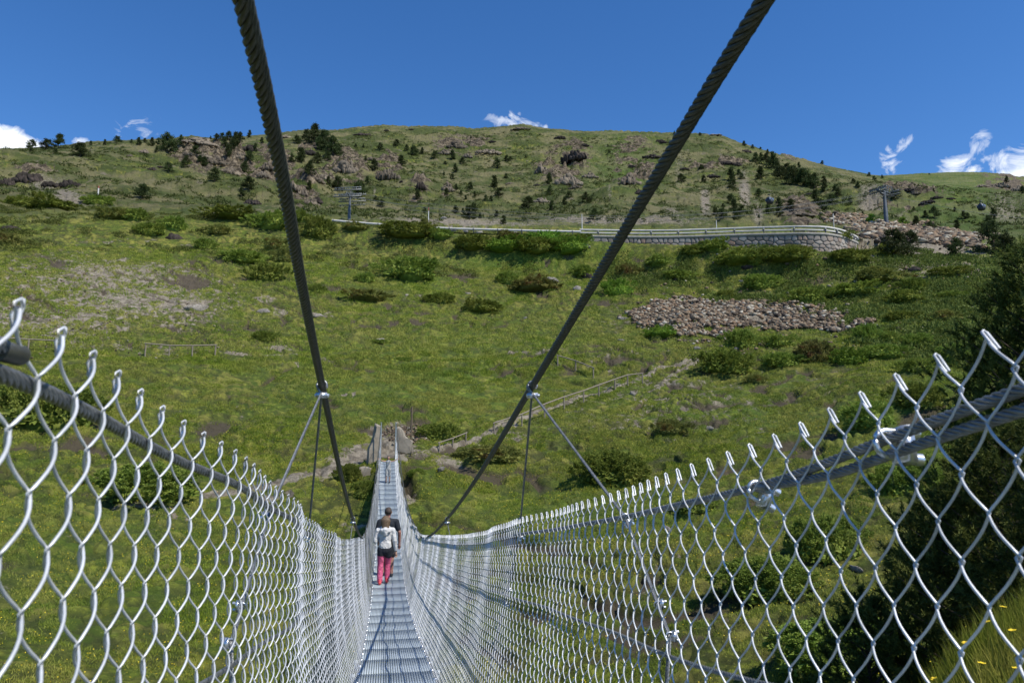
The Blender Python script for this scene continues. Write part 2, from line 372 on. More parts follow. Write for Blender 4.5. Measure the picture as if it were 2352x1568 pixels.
dirt = np.maximum(dirt, path_mask([(1500, 905), (1540, 870), (1600, 835)], .5, .8))
dirt = np.maximum(dirt, path_mask([(905, 1052), (820, 1065), (740, 1090), (600, 1120), (480, 1135)], .6, .95))
dirt = np.maximum(dirt, path_mask([(320, 815), (500, 812), (700, 815), (760, 830)], .4, .55))
dirt = np.maximum(dirt, path_mask([(1170, 810), (1240, 812)], .35, 1.1))
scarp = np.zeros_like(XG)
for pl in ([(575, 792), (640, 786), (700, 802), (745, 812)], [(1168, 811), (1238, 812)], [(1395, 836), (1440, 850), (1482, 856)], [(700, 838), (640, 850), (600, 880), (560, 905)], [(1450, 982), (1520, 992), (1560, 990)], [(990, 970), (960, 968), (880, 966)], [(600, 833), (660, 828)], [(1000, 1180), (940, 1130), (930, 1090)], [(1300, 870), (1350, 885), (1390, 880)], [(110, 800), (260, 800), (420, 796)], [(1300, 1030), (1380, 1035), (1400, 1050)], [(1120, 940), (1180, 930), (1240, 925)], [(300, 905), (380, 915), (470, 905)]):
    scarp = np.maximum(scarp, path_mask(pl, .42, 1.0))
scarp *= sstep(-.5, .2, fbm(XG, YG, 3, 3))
mid = sstep(16, 30, R2)*(1-sstep(100, 150, R2))
nz = fbm(XG, YG, 2.6, 4)
terr = np.abs(perlin(XG/3.1+fbm(XG, YG, 6, 2), YG/1.3))       # little terraces left by grazing
R2w = R2; wx = XG+fbm(XG, YG, 1.6, 2)*.35; wy = YG+fbm(XG+7, YG, 1.6, 2)*.35
tq = np.abs(perlin(XG/8.0+fbm(XG, YG, 9, 2)*.8, YG/2.6+fbm(XG, YG, 12, 2)*1.2))
tmask = sstep(-.05, .35, fbm(XG-60, YG, 13, 3)+.12)
scar = sstep(.20, .09, tq)*tmask*sstep(18, 26, R2)*(1-sstep(104, 116, R2))
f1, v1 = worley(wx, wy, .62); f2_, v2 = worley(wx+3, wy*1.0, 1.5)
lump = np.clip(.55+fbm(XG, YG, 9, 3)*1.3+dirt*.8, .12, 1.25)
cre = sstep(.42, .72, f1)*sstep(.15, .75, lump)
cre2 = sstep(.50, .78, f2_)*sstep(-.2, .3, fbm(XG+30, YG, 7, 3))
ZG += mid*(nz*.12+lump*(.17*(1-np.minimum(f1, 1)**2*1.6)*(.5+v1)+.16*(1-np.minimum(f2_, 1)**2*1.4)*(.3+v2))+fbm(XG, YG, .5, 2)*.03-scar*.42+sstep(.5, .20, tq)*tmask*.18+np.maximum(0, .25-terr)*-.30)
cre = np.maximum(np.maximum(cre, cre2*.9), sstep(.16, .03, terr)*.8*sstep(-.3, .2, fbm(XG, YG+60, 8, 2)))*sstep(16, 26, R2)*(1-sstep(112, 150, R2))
wx = XG+fbm(XG, YG, 6, 3)*1.6; wy = YG+fbm(XG+7, YG, 6, 3)*1.6; f3, v3 = worley(wx, wy, 2.4)
shr = sstep(.75, .45, f3)*(v3 > .30+.30*np.clip(fbm(XG, YG, 40, 3)*1.6, -1, 1)); farm = sstep(118, 150, R2)*(1-sstep(470, 700, R2)*.9)
ZG += farm*(shr*.55*(1-np.minimum(f3, 1)**2)+fbm(XG, YG, 1.6, 2)*.12)
shr = shr*farm
ZG -= dirt*mid*.08*(1+nz)+scarp*.8
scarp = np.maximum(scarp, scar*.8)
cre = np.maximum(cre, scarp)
ZG += sstep(100, 160, R2)*fbm(XG, YG, 3.0, 3)*.35*(1-big*.3)
ZG += (1-sstep(10, 18, R2))*sstep(2, 3.4, R2)*fbm(XG, YG, .6, 3)*.04
# the road is cut into the hill
ROAD = [(560, 492, 131), (660, 500, 127), (762, 514, 123), (870, 523, 119.5), (1034, 533, 116), (1137, 536, 114), (1237, 539, 112), (1336, 541, 111), (1523, 543, 109), (1615, 541, 108), (1706, 538, 107), (1793, 536, 106), (1850, 535, 105.5), (1890, 536, 106), (1920, 540, 107.5), (1945, 547, 110), (1962, 554, 113.5), (1972, 560, 118)]
RD = np.array([at_r(*p)[:] for p in ROAD])
rs = np.concatenate([[0], np.cumsum(np.linalg.norm(np.diff(RD[:, :2], axis=0), axis=1))])
RFN = [spline(rs, RD[:, k]) for k in range(3)]
RS = np.linspace(0, rs[-1], 240); RP = np.stack([f(RS) for f in RFN], 1)
RT2 = np.gradient(RP[:, :2], axis=0); RT2 /= np.linalg.norm(RT2, axis=1)[:, None]
RN = np.stack([-RT2[:, 1], RT2[:, 0]], 1)                # towards the hill
rest = np.linspace(-.4, 6.4, 9)
sel = np.nonzero((R2 > 98) & (R2 < 150) & (np.abs(A2) < rad(40.9)))
xs_, ys_ = XG[sel], YG[sel]
best = np.full(len(xs_), 1e9); bi = np.zeros(len(xs_), int)
for i in range(0, len(RP), 2):
    d = (xs_-RP[i, 0])**2+(ys_-RP[i, 1])**2; m = d < best; best[m] = d[m]; bi[m] = i
off = (xs_-RP[bi, 0])*RN[bi, 0]+(ys_-RP[bi, 1])*RN[bi, 1]; dd = np.sqrt(best)
inb = (np.abs(off) > dd*.75)
w = np.where(inb, sstep(-.2, .5, off)*(1-sstep(6.5, 12, off)), 0)
zt = RP[bi, 2]-.12
wallpart = RS[bi] > rs[7]-3
drop = np.where(inb & (off < .1) & (off > -7), 1-sstep(0, 7, -off), 0)  # ground below the wall
hwall = np.interp(RS[bi], [rs[7]-3, rs[7], rs[8], rs[10], rs[12], rs[13], rs[17]], [.4, .9, 1.3, 1.9, 2.7, 2.9, 2.6])
z0 = ZG[sel]; z0 = z0*(1-w)+zt*w
z0 = np.where(drop > 0, z0*(1-drop)+(RP[bi, 2]-hwall)*drop, z0)
ZG[sel] = z0
# ground must stay clear under the bridge's far end
SB = XG*AX[0]+YG*AX[1]; XB = XG*RT[0]+YG*RT[1]
deckz = spline([-1, 1, 3, 5, 7.5, 12, 16, 18.4, 22, 26, 30, 35.5, 39, 42], [-1.42, -1.53, -1.72, -1.94, -2.22, -2.8, -3.15, -3.25, -3.2, -2.9, -2.45, -1.7, -1.2, -.82])
near_b = np.exp(-((XB-.155)/1.6)**2)
m = (SB > 30) & (SB < 41.6); ZG = np.where(m & (np.abs(XB) < 4), ZG*(1-near_b)+np.minimum(ZG, deckz(SB)-.5)*near_b, ZG)
m = (SB >= 41.6) & (SB < 46); ZG = np.where(m & (np.abs(XB) < 4), ZG*(1-near_b)+(-.86+(SB-41.6)*.08)*near_b, ZG)
m = (SB > -2) & (SB < 1.0); ZG = np.where(m & (np.abs(XB) < 4), np.minimum(ZG, deckz(SB)-.25), ZG)
lush = blobmask([(1210, 590, 160, 34, 1), (950, 640, 90, 26, .5), (900, 900, 300, 70, .5), (1700, 950, 200, 60, .5), (1100, 800, 300, 60, .3), (1300, 1180, 300, 60, .6), (200, 1300, 300, 160, .4), (2200, 900, 100, 60, .8), (2100, 1000, 200, 100, .7), (1900, 590, 200, 20, .3), (1430, 400, 80, 60, .5), (2180, 440, 120, 30, .6)])
NR, NA = ZG.shape
V = np.stack([XG, YG, ZG], -1).reshape(-1, 3)
ii = np.arange(NR*NA).reshape(NR, NA)
Fq = np.stack([ii[:-1, :-1], ii[1:, :-1], ii[1:, 1:], ii[:-1, 1:]], -1).reshape(-1, 4)[:, ::-1]

def ground_mat():
    t = NT('mountain_meadow'); g = t.geo()
    dirt = t.attr('dirt').outputs['Fac']; crag = t.attr('crag').outputs['Fac']; lush = t.attr('lush').outputs['Fac']
    nL = t.noise(.035, 5, .6, g); nM = t.noise(.35, 6, .62, g); nS = t.noise(2.2, 6, .65, g); nT = t.noise(9, 4, .7, g)
    nX = t.noise(.13, 7, .6, g, .6)
    vt = t.n('ShaderNodeTexVoronoi'); vt.inputs['Scale'].default_value = 1.7; t.l(g, vt.inputs['Vector'])
    vu = t.n('ShaderNodeTexVoronoi'); vu.inputs['Scale'].default_value = 4.2; t.l(g, vu.inputs['Vector'])
    nD = t.noise(.9, 9, .78, g, .3)
    c = t.mix(t.ramp(nM, [(.36, 0.0), (.64, 1.0)]), (.120, .165, .018), (.245, .265, .034))
    c = t.mix(t.ramp(nL, [(.4, 0.0), (.66, .6)]), c, (.20, .19, .055))
    c = t.mix(t.math('MULTIPLY', t.ramp(nD, [(.41, 1.0), (.52, 0.0)]), .78), c, (.050, .072, .018))
    dn = t.n('ShaderNodeTexNoise'); dn.inputs['Scale'].default_value = 1.5; dn.inputs['Detail'].default_value = 3; t.l(g, dn.inputs['Vector'])
    va = t.n('ShaderNodeVectorMath', operation='MULTIPLY_ADD'); t.l(dn.outputs['Color'], va.inputs[0]); va.inputs[1].default_value = (.7, .7, .7); t.l(g, va.inputs[2])
    for sc_v, am in ((1.5, .62), (3.6, .6)):
        vt = t.n('ShaderNodeTexVoronoi'); vt.inputs['Scale'].default_value = sc_v; t.l(va.outputs[0], vt.inputs['Vector'])
        c = t.mix(t.math('MULTIPLY', t.ramp(vt.outputs['Distance'], [(.40, 0.0), (.62, 1.0)]), am), c, (.030, .042, .012))
        c = t.mix(t.math('MULTIPLY', t.ramp(vt.outputs['Distance'], [(.0, .35), (.25, 0.0)]), 1.0), c, (.26, .27, .075))
    cre = t.attr('crease').outputs['Fac']; tf = t.attr('tuft').outputs['Fac']
    c = t.mix(t.ramp(tf, [(.25, .55), (.5, 0.0)]), c, (.075, .115, .016))
    c = t.mix(t.ramp(tf, [(.55, 0.0), (.85, .5)]), c, (.27, .24, .06))
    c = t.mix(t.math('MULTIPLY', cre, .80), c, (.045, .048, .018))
    c = t.mix(t.math('MULTIPLY', t.ramp(nT, [(.58, 0.0), (.70, 1.0)]), .6), c, (.30, .31, .07))
    far = t.attr('far').outputs['Fac']; shb = t.attr('shrub').outputs['Fac']
    c = t.mix(t.ramp(shb, [(.1, 0.0), (.5, .9)]), c, (.048, .064, .017))
    c = t.mix(t.math('MULTIPLY', far, t.ramp(nX, [(.46, 0.0), (.56, .8)])), c, (.075, .090, .026))
    c = t.mix(t.math('MULTIPLY', far, t.ramp(t.noise(.5, 6, .7, g), [(.53, 0.0), (.60, .85)])), c, (.045, .060, .018))
    c = t.mix(t.math('MULTIPLY', far, t.ramp(t.noise(.06, 4, .6, g), [(.45, 0.0), (.6, .5)])), c, (.24, .20, .11))
    c = t.mix(t.math('MULTIPLY', lush, .55), c, (.075, .15, .018))
    # flowers as specks of yellow
    vo = t.n('ShaderNodeTexVoronoi'); vo.inputs['Scale'].default_value = 5.5; t.l(g, vo.inputs['Vector'])
    dots = t.math('MULTIPLY', t.ramp(vo.outputs['Distance'], [(.10, 1.0), (.2, 0.0)]), t.ramp(t.noise(.22, 4, .6, g), [(.50, 0.0), (.62, 1.0)]))
    c = t.mix(t.math('MULTIPLY', dots, t.math('SUBTRACT', 1.0, far, True)), c, (.42, .34, .03))
    # bare earth and gravel
    soil = t.mix(t.ramp(nS, [(.35, 0.0), (.65, 1.0)]), (.15, .125, .09), (.31, .27, .21))
    soil = t.mix(t.math('MULTIPLY', t.ramp(nT, [(.55, 0.0), (.65, 1.0)]), .7), soil, (.38, .34, .27))
    soil = t.mix(t.math('MULTIPLY', t.ramp(t.noise(1.1, 3, .6, g), [(.40, 1.0), (.52, 0.0)]), .5), soil, (.10, .085, .065))
    s = t.math('ADD', t.math('MULTIPLY', dirt, t.math('ADD', t.math('MULTIPLY', cre, .42), .48)), t.math('MULTIPLY', t.noise(1.3, 9, .80, g, .3), 1.05))
    f = t.ramp(s, [(.80, 0.0), (.88, 1.0)])
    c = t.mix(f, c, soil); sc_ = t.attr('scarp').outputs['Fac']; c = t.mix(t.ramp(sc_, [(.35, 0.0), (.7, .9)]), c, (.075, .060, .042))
    n3 = t.noise(.18, 8, .68, g)
    sp = t.ramp(n3, [(.60, 0.0), (.66, .75)]); c = t.mix(t.math('MULTIPLY', sp, far), c, (.17, .145, .11))
    # rock where the slope breaks into crags
    rk = t.ramp(t.noise(.45, 9, .75, g), [(.38, (.018, .014, .010)), (.47, (.085, .066, .044)), (.57, (.23, .185, .125)), (.68, (.42, .33, .22))])
    rk = t.mix(t.math('MULTIPLY', t.ramp(nS, [(.42, 1.0), (.52, 0.0)]), .7), rk, (.03, .027, .022))
    gn = t.n('ShaderNodeNewGeometry'); sx = t.n('ShaderNodeSeparateXYZ'); t.l(gn.outputs['True Normal'], sx.inputs[0])
    cr = t.math('ADD', t.math('MULTIPLY', crag, 1.0), t.math('MULTIPLY', t.noise(.25, 6, .7, g), 1.0))
    cr = t.math('SUBTRACT', cr, t.math('MULTIPLY', sx.outputs[2], .38))
    c = t.mix(t.ramp(cr, [(.50, 0.0), (.60, 1.0)]), c, rk)
    b = t.bump(nD, .8, .30); b = t.bump(nT, .6, .07, b)
    b = t.bump(t.math('MULTIPLY', far, t.noise(.6, 7, .72, g)), .9, .9, b)
    return t.done(c, .93, 0, b, .15)
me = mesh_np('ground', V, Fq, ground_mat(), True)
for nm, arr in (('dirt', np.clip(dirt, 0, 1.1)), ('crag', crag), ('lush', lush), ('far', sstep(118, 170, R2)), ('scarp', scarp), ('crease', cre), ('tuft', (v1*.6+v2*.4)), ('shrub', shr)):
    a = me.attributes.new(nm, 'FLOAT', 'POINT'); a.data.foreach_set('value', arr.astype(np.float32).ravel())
tag(link('ground', me), 'green mountainside of grass, bare soil and crags beyond the bridge', kind='structure')

# ---------------------------------------------------------------- road, wall, guardrail
rv = []
for o_ in (.25, 5.2): rv.append(np.column_stack([RP[:, :2]+RN*o_, RP[:, 2]+.03]))
k = len(RP); rv = np.concatenate(rv); i = np.arange(k-1)
tag(link('road', mesh_np('road', rv, np.stack([i, i+1, i+1+k, i+k], 1), M_asph)), 'asphalt mountain road behind the guardrail', kind='structure')
w0 = int(np.searchsorted(RS, rs[7])); WP = RP[w0:]; WN = RN[w0:]; WS = RS[w0:]-RS[w0]
wall = thing('stone_retaining_wall', 'curved retaining wall of rounded masonry stones carrying the mountain road', 'wall', WP[0])
base = Vector(WP[0])
# masonry face: a fine sheet bulging at every stone
nu = 760; nv = 46; us = np.linspace(0, WS[-1], nu)
px_ = np.interp(us, WS, WP[:, 0]); py_ = np.interp(us, WS, WP[:, 1]); pz_ = np.interp(us, WS, WP[:, 2]); nx_ = np.interp(us, WS, WN[:, 0]); ny_ = np.interp(us, WS, WN[:, 1])
Hh = np.interp(us+RS[w0], [rs[7], rs[8], rs[10], rs[12], rs[13], rs[17]], [.9, 1.3, 1.9, 2.7, 2.9, 2.6])+.5
vv = np.linspace(0, 1, nv)
U, Vv = np.meshgrid(us, vv, indexing='ij'); DD = Vv*Hh[:, None]
seeds = []
y = .18; r_ = random.Random(5)
while y < 4.2:
    x = r_.random()*.5; hgt = r_.uniform(.5, .85)
    while x < WS[-1]+.5:
        wd = r_.uniform(.4, 1.35); seeds.append((x+wd/2+r_.uniform(-.06, .06), y+hgt/2+r_.uniform(-.12, .12))); x += wd
    y += hgt*.82
seeds = np.array(seeds); fl = np.stack([U.ravel(), DD.ravel()], 1); tone = np.random.default_rng(2).random(len(seeds))
d1 = np.full(len(fl), 9.); d2 = np.full(len(fl), 9.); wi = np.zeros(len(fl), int)
for q in range(0, len(fl), 4000):
    D_ = np.hypot(fl[q:q+4000, None, 0]-seeds[None, :, 0], (fl[q:q+4000, None, 1]-seeds[None, :, 1])*1.25)
    o2 = np.argpartition(D_, 2, axis=1)[:, :2]; dv = np.take_along_axis(D_, o2, 1); sw = dv[:, 0] > dv[:, 1]
    o2[sw] = o2[sw][:, ::-1]; dv[sw] = dv[sw][:, ::-1]; d1[q:q+4000] = dv[:, 0]; d2[q:q+4000] = dv[:, 1]; wi[q:q+4000] = o2[:, 0]
edge = (d2-d1).reshape(U.shape); bul = sstep(.0, .16, edge)*.16+np.sqrt(np.clip(edge, 0, .5))*.05
offn = -(.02+bul)-DD*.10
vx = px_[:, None]+nx_[:, None]*offn; vy = py_[:, None]+ny_[:, None]*offn; vz = pz_[:, None]-.22-DD
Vw = np.stack([vx, vy, vz], -1).reshape(-1, 3)-np.array(base); iw = np.arange(nu*nv).reshape(nu, nv)
Fw = np.stack([iw[:-1, :-1], iw[:-1, 1:], iw[1:, 1:], iw[1:, :-1]], -1).reshape(-1, 4)
def masonry():
    t = NT('masonry_stone'); a = t.attr('tone').outputs['Fac']; e = t.attr('edge').outputs['Fac']
    c = t.ramp(a, [(0, (.15, .13, .11)), (.2, (.30, .25, .20)), (.4, (.36, .33, .29)), (.55, (.30, .19, .13)), (.7, (.42, .38, .33)), (.85, (.24, .21, .19)), (1, (.46, .40, .33))])
    n = t.noise(3, 5, .6); c = t.mix(t.math('MULTIPLY', n, .4), c, (.12, .10, .08))
    c = t.mix(t.ramp(e, [(.05, .85), (.3, 0.0)]), c, (.09, .08, .07))
    return t.done(c, .9, 0, t.bump(n, .4, .05))
mw = mesh_np('masonry', Vw, Fw, masonry(), True)
a = mw.attributes.new('tone', 'FLOAT', 'POINT'); a.data.foreach_set('value', tone[wi].astype(np.float32))
a = mw.attributes.new('edge', 'FLOAT', 'POINT'); a.data.foreach_set('value', np.clip(edge*4, 0, 1).astype(np.float32).ravel())
link('masonry', mw, wall)
cr = []                                # coping: a box section swept along the edge
for o_, z_ in ((-.26, -.36), (-.26, .03), (.30, .03), (.30, -.36)): cr.append(np.column_stack([WP[:, :2]+WN*o_, WP[:, 2]+z_])-np.array(base))
k = len(WP); i = np.arange(k-1); fc = np.concatenate([np.stack([i+a_*k, i+1+a_*k, i+1+b_*k, i+b_*k], 1) for a_, b_ in ((0, 1), (1, 2), (2, 3), (3, 0))])
link('coping', mesh_np('coping', np.concatenate(cr), fc, M_conc), wall)
gr = thing('guardrail', 'long grey steel guardrail edging the mountain road above the stone wall', 'guardrail', RP[40])
gb = Vector(RP[40])
def rail_part(s0, s1, zc, hgt, nm='rail'):
    ss = np.arange(s0, s1, .8); P = np.stack([np.interp(ss, RS, RP[:, 0]+RN[:, 0]*.05), np.interp(ss, RS, RP[:, 1]+RN[:, 1]*.05), np.interp(ss, RS, RP[:, 2])+zc], 1)
    Nn = np.stack([np.interp(ss, RS, RN[:, 0]), np.interp(ss, RS, RN[:, 1])], 1)
    prof = [(0, -.5), (.035, -.32), (0, -.1), (0, .1), (.035, .32), (0, .5), (.06, .5), (.06, -.5)]
    vs = [np.column_stack([P[:, :2]-Nn*a_, P[:, 2]+b_*hgt])-np.array(gb) for a_, b_ in prof]; k = len(ss); i = np.arange(k-1); n_ = len(prof)
    fc = np.concatenate([np.stack([i+a_*k, i+1+a_*k, i+1+((a_+1) % n_)*k, i+((a_+1) % n_)*k], 1) for a_ in range(n_)])
    link(nm, mesh_np(nm, np.concatenate(vs), fc, M_rail), gr)
s_in = rs[2]
rail_part(s_in, rs[7]+.5, .62, .34)
rail_part(rs[7]-.3, rs[-1]+1, .92, .26); rail_part(rs[7]-.3, rs[-1]+1, .45, .22)
pm = MB().box((0, 0, .5), (.12, .16, 1.1)); pm.box((0, -.06, .75), (.2, .08, .3)); pst = pm.build('rail_post', M_post, gr)
first = True; s_ = s_in+.3
while s_ < rs[-1]+.3:
    o = pst if first else pst.copy()
    if not first: C.objects.link(o); o.parent = gr
    first = False
    p = np.array([np.interp(s_, RS, RP[:, k_]) for k_ in range(3)]); n_ = np.array([np.interp(s_, RS, RN[:, k_]) for k_ in range(2)])
    o.location = Vector((p[0]-n_[0]*.10, p[1]-n_[1]*.10, p[2]-.02))-gb; o.rotation_euler = (0, 0, math.atan2(n_[1], n_[0])-math.pi/2)
    if s_ < rs[7]: o.scale = (1, 1, .78)
    s_ += 4.0 if s_ < rs[12]-1 else 2.0

# ---------------------------------------------------------------- the footbridge
BZ = math.atan2(-math.sin(VPA), math.cos(VPA))             # rotation so local +Y runs along the bridge
BR = thing('suspension_footbridge', 'narrow steel suspension footbridge with chain link sides and grating deck', 'footbridge')
railzR = spline([-1.5, .8, 1.06, 1.53, 2.6, 4.25, 7, 11.5, 16.5, 20, 24, 30, 35.5, 39, 41.5], [.62, .077, .02, -.09, -.257, -.495, -.9, -1.42, -1.93, -2.02, -1.85, -1.32, -.55, .02, .42])
railzL = spline([-1.5, .74, 1.07, 1.58, 2.03, 2.85, 4.4, 7, 11.5, 16.5, 20, 24, 30, 35.5, 39, 41.5], [.18, .070, .040, -.042, -.112, -.255, -.51, -.9, -1.42, -1.93, -2.02, -1.85, -1.32, -.55, .02, .42])
railz = lambda s, side=1: (railzR if side > 0 else railzL)(s)
ctop = spline([-1, 4, 8, 16, 24, 42], [.225, .225, .205, .185, .155, .155])
htop = spline([-1, 1, 4, 8, 16, 26, 34, 42], [.575, .575, .58, .58, .575, .49, .42, .41])
HD = .375; CD = .155
def fence_pt(side, s, t, n=0.0):       # side +1 right, -1 left; t 0 deck .. 1 mesh top; n outwards
    s = np.asarray(s, float); z0 = deckz(s)-.03; z1 = railz(s, side)+TIP[side]
    x0 = CD+side*HD; x1 = ctop(s)+side*htop(s)
    wob = .018*np.sin(s*2.1+side)+.012*np.sin(s*5.3+1)
    bow = side*(.035*np.sin(math.pi*np.clip(t, 0, 1))+wob*t)
    x = x0+(x1-x0)*t+bow+side*n; z = z0+(z1-z0)*t-(side*0)*n
    return bp(s, x, z)
TIP = {1: .085, -1: .062}
def t_rail(s, side=1): return (railz(s, side)-deckz(s)+.03)/(railz(s, side)-deckz(s)+.03+TIP[side])
MH = 29
SAG = lambda s, k: .006*np.sin(s*1.7+k)
def mesh_side(side):
    PIT = .094 if side > 0 else .118; ph = -.023 if side > 0 else 0.0
    Vs = []; Fs = []; nv_ = 0
    zones = [(-0.5, 6.05, 8, 8, .0020), (6.05, 15.05, 4, 5, .0021), (15.05, 41.35, 2, 3, .0024)]
    for s0, s1, q, sd, rw in zones:
        k0 = int(round(s0/(PIT/2))); k1 = int(round(s1/(PIT/2)))
        k = np.arange(k0, k1)[:, None]; u = (np.arange(MH*q+1)/q)[None, :]
        w = u+k; fr = w-2*np.floor(w/2); tri = np.where(fr < 1, fr, 2-fr)
        tri = .5-.5*np.cos(math.pi*tri)*(.10)-.90*(.5-tri)  # rounded corners
        tri = np.clip((tri-.0), -.1, 1.1)
        rj = np.random.default_rng(11+side).normal(0, .0012, (len(k), 1))
        s = ph+k*PIT/2+tri*(PIT/2+rw*3.0)-rw*1.5+rj+SAG(k*PIT/2, side)*np.sin(u*.22)
        n = -(.0062 if side > 0 else .0085)*np.sin(math.pi*w)
        P = fence_pt(side, s, np.broadcast_to(u/MH, s.shape), n)
        if k0*PIT/2 > 10: P[..., 2] += .012*np.sin(k*PIT/2*3.3+u*.4)
        V_, F_ = tubes(P, rw*(1.0 if q > 4 else 1.12), sd); Vs.append(V_); Fs.append(F_+nv_); nv_ += len(V_)
        # knuckled ends: neighbouring wires are folded over each other
        if q > 2:
            ke = (k[:, 0][(k[:, 0] % 2 == 0)])[:, None]
            se = ph+ke*PIT/2+PIT/2; hk = []
            if side > 0: path = [(-.020, -.026, -.004), (-.010, -.011, -.005), (.002, .006, -.004), (.004, .009, 0), (.001, .005, .003), (-.009, -.010, .003), (-.019, -.024, .002)]
            else: path = [(0, -.022, .004), (-.008, -.008, .003), (-.009, .004, 0), (-.002, .009, -.002), (.0, .002, -.003), (.003, .009, -.002), (.009, .004, 0), (.007, -.008, .003), (0, -.022, .004)]
            ds = np.array([p[0] for p in path])[None]; dz = np.array([p[1] for p in path])[None]; dn = np.array([p[2] for p in path])[None]
            P = fence_pt(side, se+ds, np.ones_like(se+ds), dn+0*se); P[..., 2] += dz
            V_, F_ = tubes(P, rw*1.08 if side > 0 else rw, 6); Vs.append(V_); Fs.append(F_+nv_); nv_ += len(V_)
    o = link('chain_link_mesh', mesh_np('chain_link_mesh', np.concatenate(Vs), np.concatenate(Fs), M_wire, True), BR)
    o['label'] = 'chain link side netting, %s side of the footbridge' % ('right' if side > 0 else 'left')
for sd_ in (-1, 1): mesh_side(sd_)

def rope(name, pts, D, mat, parent=BR, strands=6, pitch=5.0, fine=True, label=None, sides=6):
    """a laid wire rope through the points (world array), helical strands about a core"""
    pts = np.asarray(pts, float); L = np.concatenate([[0], np.cumsum(np.linalg.norm(np.diff(pts, axis=0), axis=1))])
    if not fine:
        V_, F_ = tubes(pts[None], D/2, 10)
    else:
        n = max(8, int(L[-1]/(D*pitch/ (strands*1.6)))); l = np.linspace(0, L[-1], n)
        P = np.stack([np.interp(l, L, pts[:, i]) for i in range(3)], 1)
        T = np.gradient(P, axis=0); T /= np.linalg.norm(T, axis=1)[:, None]
        A = np.cross(T, [0.3, 0, 1.]); A /= np.linalg.norm(A, axis=1)[:, None]; B = np.cross(T, A)
        sn = math.sin(math.pi/strands); Rc = .5*D/(1+sn); rs_ = Rc*sn*1.04
        th = 2*math.pi*l/(D*pitch)
        Q = np.stack([P+Rc*(np.cos(th+2*math.pi*j/strands)[:, None]*A+np.sin(th+2*math.pi*j/strands)[:, None]*B) for j in range(strands)])
        V_, F_ = tubes(Q, rs_, sides); V2, F2 = tubes(P[None], Rc*.8, 6); F_ = np.concatenate([F_, F2+len(V_)]); V_ = np.concatenate([V_, V2])
    o = link(name, mesh_np(name, V_, F_, mat, True), parent)
    if label: o['label'] = label
    return o
# main cables: their own height on each side, reaching up to the near towers
mzR = spline([-1.6, 1.09, 1.35, 1.52, 2.27, 3.5, 6, 9.2, 13, 16.5, 20, 26, 33, 41.3], [1.34, .765, .715, .68, .54, .288, -.26, -.88, -1.52, -1.9, -1.96, -1.45, -.35, 1.18])
mzL = spline([-1.6, 1.09, 1.35, 1.52, 2.27, 3.5, 6, 9.2, 13, 16.5, 20, 26, 33, 41.3], [1.22, .675, .64, .615, .50, .278, -.25, -.86, -1.5, -1.9, -1.96, -1.45, -.35, 1.18])
mh = spline([-1.6, 1.09, 1.6, 2.27, 3.5, 6.5, 9.2, 16.5, 26, 41.3], [.42, .43, .44, .465, .495, .535, .56, .585, .50, .41])
mc = spline([-1, 9, 16, 26, 41], [.2, .2, .195, .16, .155])
def main_pt(side, s): s = np.asarray(s, float); return bp(s, mc(s)+side*mh(s), (mzR if side > 0 else mzL)(s))
def rail_pt(side, s, n=.012): s = np.asarray(s, float); return fence_pt(side, s, t_rail(s, side), n)
for side in (-1, 1):
    w_ = 'right' if side > 0 else 'left'
    rope('main_cable', main_pt(side, np.linspace(-1.6, 41.3, 500)), .034, M_rope, strands=6, pitch=4.4, label='thick dark main suspension cable, %s of the walkway' % w_)
    rope('rail_cable', rail_pt(side, np.linspace(-.9, 41.3, 400), .014), .0185, M_rope2, strands=6, pitch=5, label='grey handrail wire rope along the %s netting' % w_)
    sm = np.linspace(-.6, 41, 300); rope('mid_cable', fence_pt(side, sm, .70-.12*sstep(1.5, 6, sm)*0, .014), .0125, M_rope2, pitch=6, label='thin wire rope half way up the %s netting' % w_)
    sl = np.linspace(5, 41, 200); rope('mid_cable', fence_pt(side, sl, .34, .014), .010, M_rope2, fine=False, label='thin wire rope low on the %s netting' % w_)
# doubled-back rope ends beside the near anchorage
s2 = np.linspace(-.9, 1.5, 60); P2 = rail_pt(1, s2, .014); P2[:, 2] -= .026+.0*s2; P2[:, 2] += .02*sstep(1.2, 1.5, s2)
rope('rope_tail', P2, .0185, M_rope2, pitch=5)
s3 = np.linspace(-.9, .80, 40); P3 = rail_pt(-1, s3, .014); P3[:, 2] += .030-.006*sstep(.4, .8, s3); rope('rope_tail', P3, .0185, M_rope2, pitch=5)
pe = P3[-1]; MB().tube([pe-AX*.035, pe+AX*.01], .0108, 12).build('rope_end_cap', M_rope, BR)
pe = P2[-1]; MB().tube([pe-AX*.03, pe+AX*.018], .011, 10).build('rope_end_cap', M_rope2, BR)

